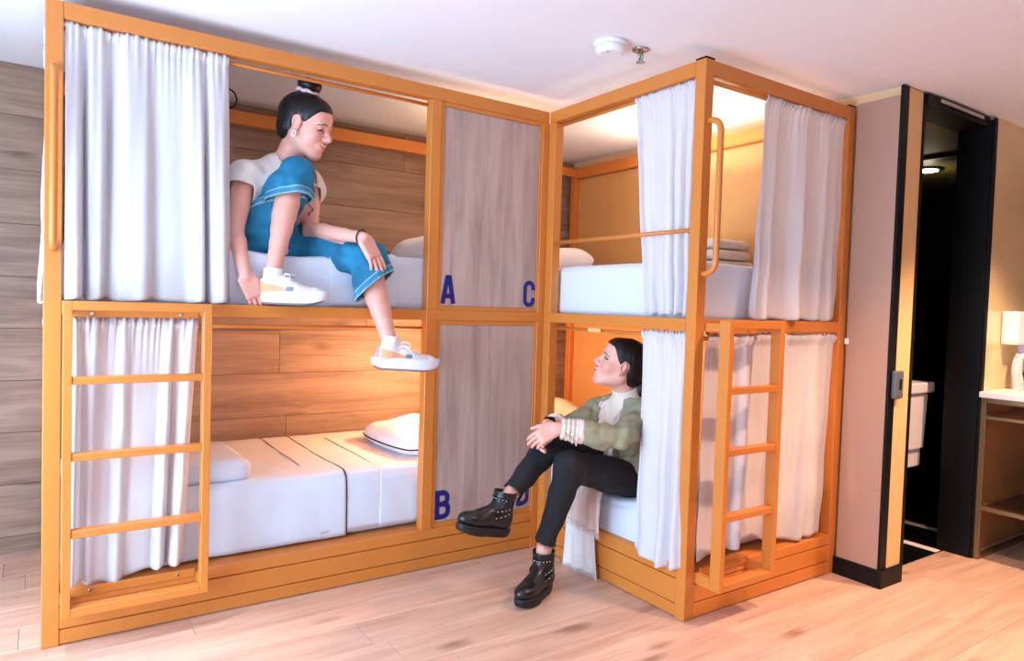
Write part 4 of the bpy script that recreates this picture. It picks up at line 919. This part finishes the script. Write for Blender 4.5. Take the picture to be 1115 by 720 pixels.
# cream top
f = Field((.58, .02, 1.40), (1.20, .56, 1.98), .0035); torso(f, .012)
f.cone(shR, shR*.80+elR*.20, .064, .068, .04); f.cone(shL, shL*.80+elL*.20, .064, .068, .04)
f.wrinkle(.007, 34, 12)
for sh, el in ((shR, elR), (shL, elL)):
    d = unit(el-sh); f.cut(sh+d*.052, d, np.minimum(sh, el)-.09, np.maximum(sh, el)+.02)
bx_ = (nb-.16, nb+V3(.16, .16, .3)); f.cut(nb+V3(.0, .0, .012)+TF*.03, unit(V3(0, 0, 1)+TF*1.1+unit(shL-shR)*.15), *bx_)
o = link('top', relax(f.mesh('top', .007), 2), CREAMTOP, w1); o['label'] = 'cream sleeveless top'
# denim trousers
f = Field((.55, -.20, 1.20), (1.45, .56, 1.98), .0035)
f.ell(mid+V3(0, 0, -.004), tax, V3(.185, .138, .108), .05); f.ell(mid+(nb-mid)*.26, tax, V3(.145, .108, .09), .05)
dR = unit(anR-knR); dL = unit(anL-knL)
f.chain([(hipR, .112), (hipR*.5+knR*.5+V3(-.01, .0, -.02), .100), (knR+V3(0, 0, -.004), .078)], .05)
f.chain([(hipL, .108), (hipL*.5+knL*.5, .094), (knL, .080)], .05)
g = Field((.55, -.20, 1.20), (1.45, .56, 1.98), .0035)
g.chain([(knR+V3(0, 0, -.004), .080), (knR+dR*.16, .092)], .03); g.chain([(knL, .082), (knL+dL*.19, .100)], .03)
for q in (f, g): q.wrinkle(.011, 30, 7); q.wrinkle(.006, 62, 17)
g.cut(knR+dR*.125, unit(dR+V3(.35, -.1, .15)), knR+dR*.08-.25, knR+dR*.08+.2); g.cut(knL+dL*.125, unit(dL+V3(.45, -.2, .1)), knL+dL*.12-.2, knL+dL*.12+.2)
f.cut(mid+(nb-mid)*.36, TU, mid+(nb-mid)*.30-V3(.16, .10, .02), mid+(nb-mid)*.30+V3(.2, .2, .3))
me = relax(f.mesh('trousers', .008, (g,)), 2)
def dcol(co):
    c = np.tile(np.array(srgb(24, 118, 156)[:3]), (len(co), 1))
    for kn, an, hp, p, n in ((knR, anR, hipR, knR+dR*.125, unit(dR+V3(.35, -.1, .15))), (knL, anL, hipL, knL+dL*.125, unit(dL+V3(.45, -.2, .1)))):
        h = -((co-p) @ n); b = (np.linalg.norm(co-p, axis=1) < .17) & (np.linalg.norm(co-kn, axis=1) < .24)
        c[b & (h > .0) & (h < .006)] = srgb(150, 190, 205)[:3]; c[b & (h > .026) & (h < .030)] = srgb(160, 196, 208)[:3]; c[b & (h >= .006) & (h < .026)] = srgb(50, 138, 172)[:3]
    return c
paint(me, dcol); o = link('trousers', me, DENIM, w1); o['label'] = 'wide cropped blue denim trousers'
sneaker(w1, V3(anR[0], anR[1], 1.334), V3(.84, -.52, 0)); sneaker(w1, anL, V3(.97, -.20, -.06), V3(.05, .06, 1))
tube('wrist_band', [tuple(wrL+.031*(math.cos(a)*unit(np.cross(wrL-elL, V3(0, 0, 1)))+math.sin(a)*unit(np.cross(wrL-elL, np.cross(wrL-elL, V3(0, 0, 1)))))+unit(wrL-elL)*-.012) for a in np.linspace(0, 2*math.pi, 24, endpoint=False)], .003, BLACK, w1, 6, True)
# ================================================================== WOMAN ON THE LOWER SIDE BUNK
w2 = empty('person', (2.30, -.47, .38)); tag(w2, 'woman in olive jacket and black trousers sitting on the lower bunk with crossed legs', 'person')
hc = at(676, 398, 'y', -.53); HS = 1.05; HA = frame(unit(V3(-.80, .44, .36)), roll=.05)
nb = at(683, 438, 'y', -.52); shL = at(698, 452, 'y', -.62); shR = at(652, 448, 'y', -.37); elL = at(676, 477, 'y', -.71); wrL = at(606, 466, 'y', -.56)
elR = V3(2.02, -.38, .70); wrR = at(596, 462, 'y', -.47); hipL = V3(2.31, -.535, .455); hipR = V3(2.31, -.375, .465)
knL = at(620, 508, 'y', -.575); anL = at(592, 600, 'y', -.50); knR = at(600, 484, 'y', -.44); anR = at(554, 541, 'y', -.46)
mid = (hipR+hipL)/2; LR = unit(hipL-hipR); TF = unit(np.cross(LR, V3(0, 0, 1))); tax = np.array([LR, TF, V3(0, 0, 1)])
def torso2(f, off, k=.05, low=True):
    if low: f.ell(mid+V3(0, 0, .01), tax, V3(.160, .120, .095)+off, k)
    f.ell(mid+(nb-mid)*.35-TF*.02, tax, V3(.125, .092, .11)+off, k); f.ell(mid+(nb-mid)*.68-TF*.01, tax, V3(.140, .100, .12)+off, k)
    f.ell(mid+(nb-mid)*.62+TF*.055, tax, V3(.10, .06, .07)+off, k)
    f.cone(shR+(nb-shR)*.08, nb+V3(0, 0, -.035), .046+off, .054+off, k); f.cone(shL+(nb-shL)*.08, nb+V3(0, 0, -.035), .046+off, .054+off, k)
F_, R_, U_ = HA; skb = hc-F_*.030*HS-U_*.050*HS
f = Field((1.55, -.80, .10), (2.50, -.22, 1.16), .003); torso2(f, 0); f.cone(nb+V3(0, 0, -.02), skb, .050, .048, .03)
for sh, el, wr in ((shR, elR, wrR), (shL, elL, wrL)): f.chain([(sh, .045), (sh*.5+el*.5, .040), (el, .034), (el*.7+wr*.3, .034), (wr, .024)], .03)
add_hand(f, wrL, V3(-.80, .25, -.45), V3(.15, .75, -.60), V3(-.3, .2, .9), .95, (.35, .55, .45), .5)
add_hand(f, wrR, V3(-.62, -.30, -.72), V3(.40, -.80, -.10), V3(-.4, -.2, .8), .95, (.25, .45, .4), .4)
for hp, kn, an in ((hipR, knR, anR), (hipL, knL, anL)):
    d = an-kn; f.chain([(hp, .078), (kn, .055)], .04); f.chain([(kn, .052), (kn+d*.3, .050), (kn+d*.6, .042), (kn+d*.88, .033), (an, .034)], .03)
add_head(f, hc, HA, HS, 1.0); me = relax(f.mesh('body'), 2)
def col(co):
    c = skin_cols(co); head_paint(co, c, hc, HA, HS); return c
paint(me, col); link('body', me, SKIN, w2)
hr, HP = make_hair(w2, hc, HA, HS, low=True)
f = Field(HP(-.13, 0, -.06)-.13, HP(-.13, 0, -.06)+.13, .003); f.chain([(HP(-.085, 0, .0), .032), (HP(-.115, 0, -.035), .030), (HP(-.125, 0, -.085), .024), (HP(-.110, 0, -.13), .010)], .01); f.wrinkle(.004, 90, 6)
link('ponytail', relax(f.mesh('ponytail'), 1), HAIRM, hr)
tube('hair_tie', [tuple(HP(-.098+.030*math.sin(a)*.5, .030*math.cos(a), -.012+.026*math.sin(a))) for a in np.linspace(0, 2*math.pi, 22, endpoint=False)], .005, plain('mustard_hair_tie', srgb(214, 160, 60), .8), hr, 6, True)
lathe('earring', HP(.008, -.086, -.038), [(.003, 0), (.005, .002), (.003, .004)], STEEL, w2, 10, tuple(-R_))
# ribbed high-neck jumper
KNIT = plain('cream_knit', srgb(234, 214, 196), .9, bump=.35, bscale=160, bstretch=(1, 1, .2)); OLIVE = plain('olive_cotton', srgb(146, 142, 112), .85, noise=.05, nscale=10, bump=.2, bscale=300)
f = Field((2.00, -.72, .42), (2.50, -.24, 1.0), .0035); torso2(f, .008, .05, False); f.ell(mid+(nb-mid)*.18, tax, V3(.15, .112, .09), .05)
f.cone(nb+V3(0, 0, -.03), nb*.25+skb*.75, .062, .057, .03); f.wrinkle(.005, 40, 3); d = unit(skb-nb); f.cut(nb*.36+skb*.64, d, nb-V3(.2, .2, .05), nb+.25)
o = link('jumper', relax(f.mesh('jumper', .007), 2), KNIT, w2); o['label'] = 'cream high neck jumper'
# olive jacket, open at the front, sleeves pushed up
f = Field((1.70, -.84, .36), (2.56, -.20, .96), .0035); torso2(f, .024, .05, False); f.ell(mid+V3(.01, 0, .02), tax, V3(.185, .135, .115), .06)
cfL = elL*.36+wrL*.64; cfR = elR*.36+wrR*.64
for sh, el, cf in ((shR, elR, cfR), (shL, elL, cfL)): f.chain([(sh, .064), (sh*.5+el*.5, .060), (el, .056), (cf, .047)], .035)
f.wrinkle(.010, 34, 5); f.wrinkle(.005, 70, 9)
for el, cf in ((elR, cfR), (elL, cfL)): d = unit(cf-el); f.cut(cf-d*.008, d, cf-.10, cf+.10)
n1 = unit(TF*.72-LR*.70); n2 = unit(TF*.72+LR*.70); ctr = mid*.45+nb*.55
sl, x, y, z = f.reg(f.lo, f.lo+f.h*f.n)
if f.c is None: f.c = np.full(f.n, -1, np.float32)
def pl(p, n): return ((x-p[0])*n[0]+(y-p[1])*n[1]+(z-p[2])*n[2])
wedge = np.minimum(pl(ctr+TF*.030, n1), pl(ctr+TF*.030, n2)); body = np.minimum(segd(x, y, z, shL, elL), segd(x, y, z, elL, wrL)); bodyR = np.minimum(segd(x, y, z, shR, elR), segd(x, y, z, elR, wrR))
f.c = np.maximum(f.c, np.where((body > .078) & (bodyR > .078), wedge, np.float32(-1)).astype(np.float32))
f.cut(nb+V3(0, 0, .022), V3(.25, 0, 1), nb-V3(.16, .16, .0), nb+.2); f.cut(mid-V3(0, 0, .075), (0, 0, -1), mid-.25, mid+V3(.25, .25, -.05))
o = link('jacket', relax(f.mesh('jacket', .008), 2), OLIVE, w2); o['label'] = 'olive green jacket with turned sleeves'
PINKL = plain('pink_lining', srgb(232, 202, 190), .9)
for el, cf in ((elL, cfL), (elR, cfR)):
    d = unit(cf-el); s1 = unit(np.cross(d, V3(0, 0, 1))); s2 = np.cross(d, s1)
    lathe('cuff', cf-d*.020, [(.050, 0), (.0525, .006), (.0525, .028), (.047, .034)], PINKL, o, 28, tuple(d))
# black jeans
f = Field((1.58, -.70, .16), (2.52, -.22, .72), .0035); f.ell(mid+V3(0, 0, .008), tax, V3(.168, .128, .100), .04)
for hp, kn, an in ((hipR, knR, anR), (hipL, knL, anL)):
    d = an-kn; f.chain([(hp, .090), (hp*.5+kn*.5, .078), (kn, .062)], .03); f.chain([(kn, .062), (kn+d*.3, .057), (kn+d*.6, .049), (kn+d*1.0, .043)], .03)
f.wrinkle(.005, 45, 5)
hems = []
for kn, an, t, k2, a2 in ((knR, anR, .90, knL, anL), (knL, anL, .90, knR, anR)):
    d = unit(an-kn); p = kn+(an-kn)*t; f.cut(p, d, p-.12, p+.12, (kn, an), (k2, a2)); hems.append((p, d))
o = link('trousers', relax(f.mesh('trousers', .007), 2), JEANS, w2); o['label'] = 'black skinny trousers with frayed hems'
bm = bmesh.new(); rnd = random.Random(5)
for p, d in hems:
    s1 = unit(np.cross(d, V3(0, 1, .3))); s2 = np.cross(d, s1)
    for i in range(46):
        a = 2*math.pi*i/46; q = p+(s1*math.cos(a)+s2*math.sin(a))*.0435; add_tube(bm, [tuple(q-d*.004), tuple(q+d*rnd.uniform(.004, .014)+s1*rnd.uniform(-.004, .004))], .0011, 4)
fr = link('frayed_hem', bm_mesh(bm, 'fray'), JEANS, o); fr['kind'] = 'stuff'
boot(w2, V3(anL[0], anL[1], .105), unit(V3(-.90, -.42, 0)))
boot(w2, anR+V3(-.045, -.01, -.055), unit(V3(-.96, -.10, .24)), unit(V3(.28, .0, 1)))
# scarf: round the neck, down the chest, and its long end over the bed edge
SCARF = cloth('pink_grey_scarf', srgb(242, 216, 206), .1, wrinkle=.5, wscale=30); SCARFB = cloth('pale_scarf_end', srgb(248, 240, 238), .1, wrinkle=.5, wscale=30)
def ribbon(name, C, Wd, w, mat, parent, nfold=3, amp=.008, seed=0, thick=.004):
    """cloth strip along the points C, Wd the sideways direction, w the half widths"""
    C = np.array(C, float); n = 46; s_ = np.linspace(0, 1, len(C)); t = np.linspace(0, 1, n)
    P = np.stack([np.interp(t, s_, C[:, i]) for i in range(3)], 1)
    for _ in range(6): P[1:-1] = (P[:-2]+2*P[1:-1]+P[2:])/4
    W_ = np.interp(t, np.linspace(0, 1, len(w)), w); D = np.gradient(P, axis=0); D /= np.linalg.norm(D, axis=1)[:, None]
    S = np.asarray(Wd, float)-D*(D @ np.asarray(Wd, float))[:, None]; S /= np.linalg.norm(S, axis=1)[:, None]; N_ = np.cross(D, S); u = np.linspace(-1, 1, 24)
    ph = np.random.default_rng(seed).uniform(0, 6.28, 3)
    Q = P[:, None]+S[:, None]*(u[None, :, None]*W_[:, None, None])+N_[:, None]*(amp*np.sin(u*math.pi*nfold+ph[0]+2*t[:, None])+.4*amp*np.sin(5*u+9*t[:, None]+ph[1]))[..., None]
    o = link(name, grid_mesh(name, Q), mat, parent); md = o.modifiers.new('t', 'SOLIDIFY'); md.thickness = thick; md.offset = 0
    return o, Q
def fringe(Q, d, mat, parent, n=48, ln=.035, seed=1):
    rnd = random.Random(seed); bm = bmesh.new(); e = Q[-1]
    for i in range(n):
        t = i/(n-1)*(len(e)-1); k = min(int(t), len(e)-2); q = e[k]+(e[k+1]-e[k])*(t-k); dd = np.array(d)+np.array([rnd.uniform(-.12, .12) for _ in range(3)])
        add_tube(bm, [tuple(q), tuple(q+dd*ln*.5+.002), tuple(q+dd*ln*rnd.uniform(.8, 1.1))], .0016, 4)
    o = link('fringe', bm_mesh(bm, 'fringe'), mat, parent); o['kind'] = 'stuff'
sc = empty('scarf', Vector(nb)-w2.location); sc.parent = w2; sc['label'] = 'pink and grey scarf with fringed ends'
chest = lambda k, side, out: mid+(nb-mid)*k+LR*side+TF*out
ring = []
for a in np.linspace(-2.35, 2.35, 22): ring.append(nb+V3(0, 0, .010)+LR*.082*math.sin(a)-TF*.075*math.cos(a)+V3(0, 0, -.03)*(1-math.cos(a)*-1)*.5)
ribbon('collar_wrap', [chest(.30, -.045, .150), chest(.60, -.050, .168), chest(.85, -.060, .135)]+ring[1:-1]+[chest(.85, .060, .135), chest(.60, .050, .168), chest(.28, .045, .150)], unit(LR*.5+V3(0, 0, -.6)+TF*.2), [.030, .035, .04, .038, .04, .035, .030], SCARF, sc, 3, .006, 4)
x_ = 2.112
P1 = [V3(2.22, -.44, .50), V3(2.13, -.44, .475), at(635, 545, 'x', 2.085), at(634, 572, 'x', x_-.022)]
o1, Q = ribbon('upper_end', P1, V3(0, 1, 0), [.045, .065, .115, .12], SCARF, sc, 4, .007, 2); fringe(Q, (0, 0, -1), SCARF, o1, 40, .03, 2)
P2 = [V3(2.24, -.47, .49), V3(2.145, -.455, .455), at(632, 570, 'x', x_+.012), at(631, 620, 'x', x_+.004)]
o2, Q = ribbon('long_end', P2, V3(0, 1, 0), [.045, .06, .10, .125], SCARFB, sc, 3, .006, 3); fringe(Q, (0, 0, -1), SCARFB, o2, 56, .042, 3)
# watch, bracelets
ba_ = unit(wrL-elL); b1_ = unit(np.cross(ba_, V3(0, 0, 1))); b2_ = np.cross(ba_, b1_)
def band(p, r, t, mat, parent, name='bracelet', ax=None, sq=0.0):
    A, B = (b1_, b2_) if ax is None else ax
    return tube(name, [tuple(p+(A*math.cos(a)+B*math.sin(a))*(r+sq*math.sin(9*a))) for a in np.linspace(0, 2*math.pi, 36, endpoint=False)], t, mat, parent, 8, True)
CRO = plain('white_crochet', srgb(222, 206, 190), .9, bump=.8, bscale=180)
for k in range(4):
    p = cfL+ba_*(.014+.019*k); br = band(p, .040-.002*k, .0115, CRO, w2, sq=.003)
    for i in range(5):
        a = 2.2+i*.75+.3*k; q = p+(b1_*math.cos(a)+b2_*math.sin(a))*.042; tube('tassel', [tuple(q), tuple(q+V3(-.003, -.006, -.010)), tuple(q+V3(-.004, -.008, -.024))], [.003, .005, .004], CRO, br, 6)
da = unit(wrR-elR); a1 = unit(np.cross(da, V3(0, 0, 1))); a2 = np.cross(da, a1)
wt = band(wrR-da*.020, .028, .006, BLACK, w2, 'watch', (a1, a2)); box('watch_case', tuple(wrR-da*.020+V3(-.018, -.020, .020)), tuple(wrR-da*.020+V3(.016, .016, .034)), BLACK, wt, .004, 2)
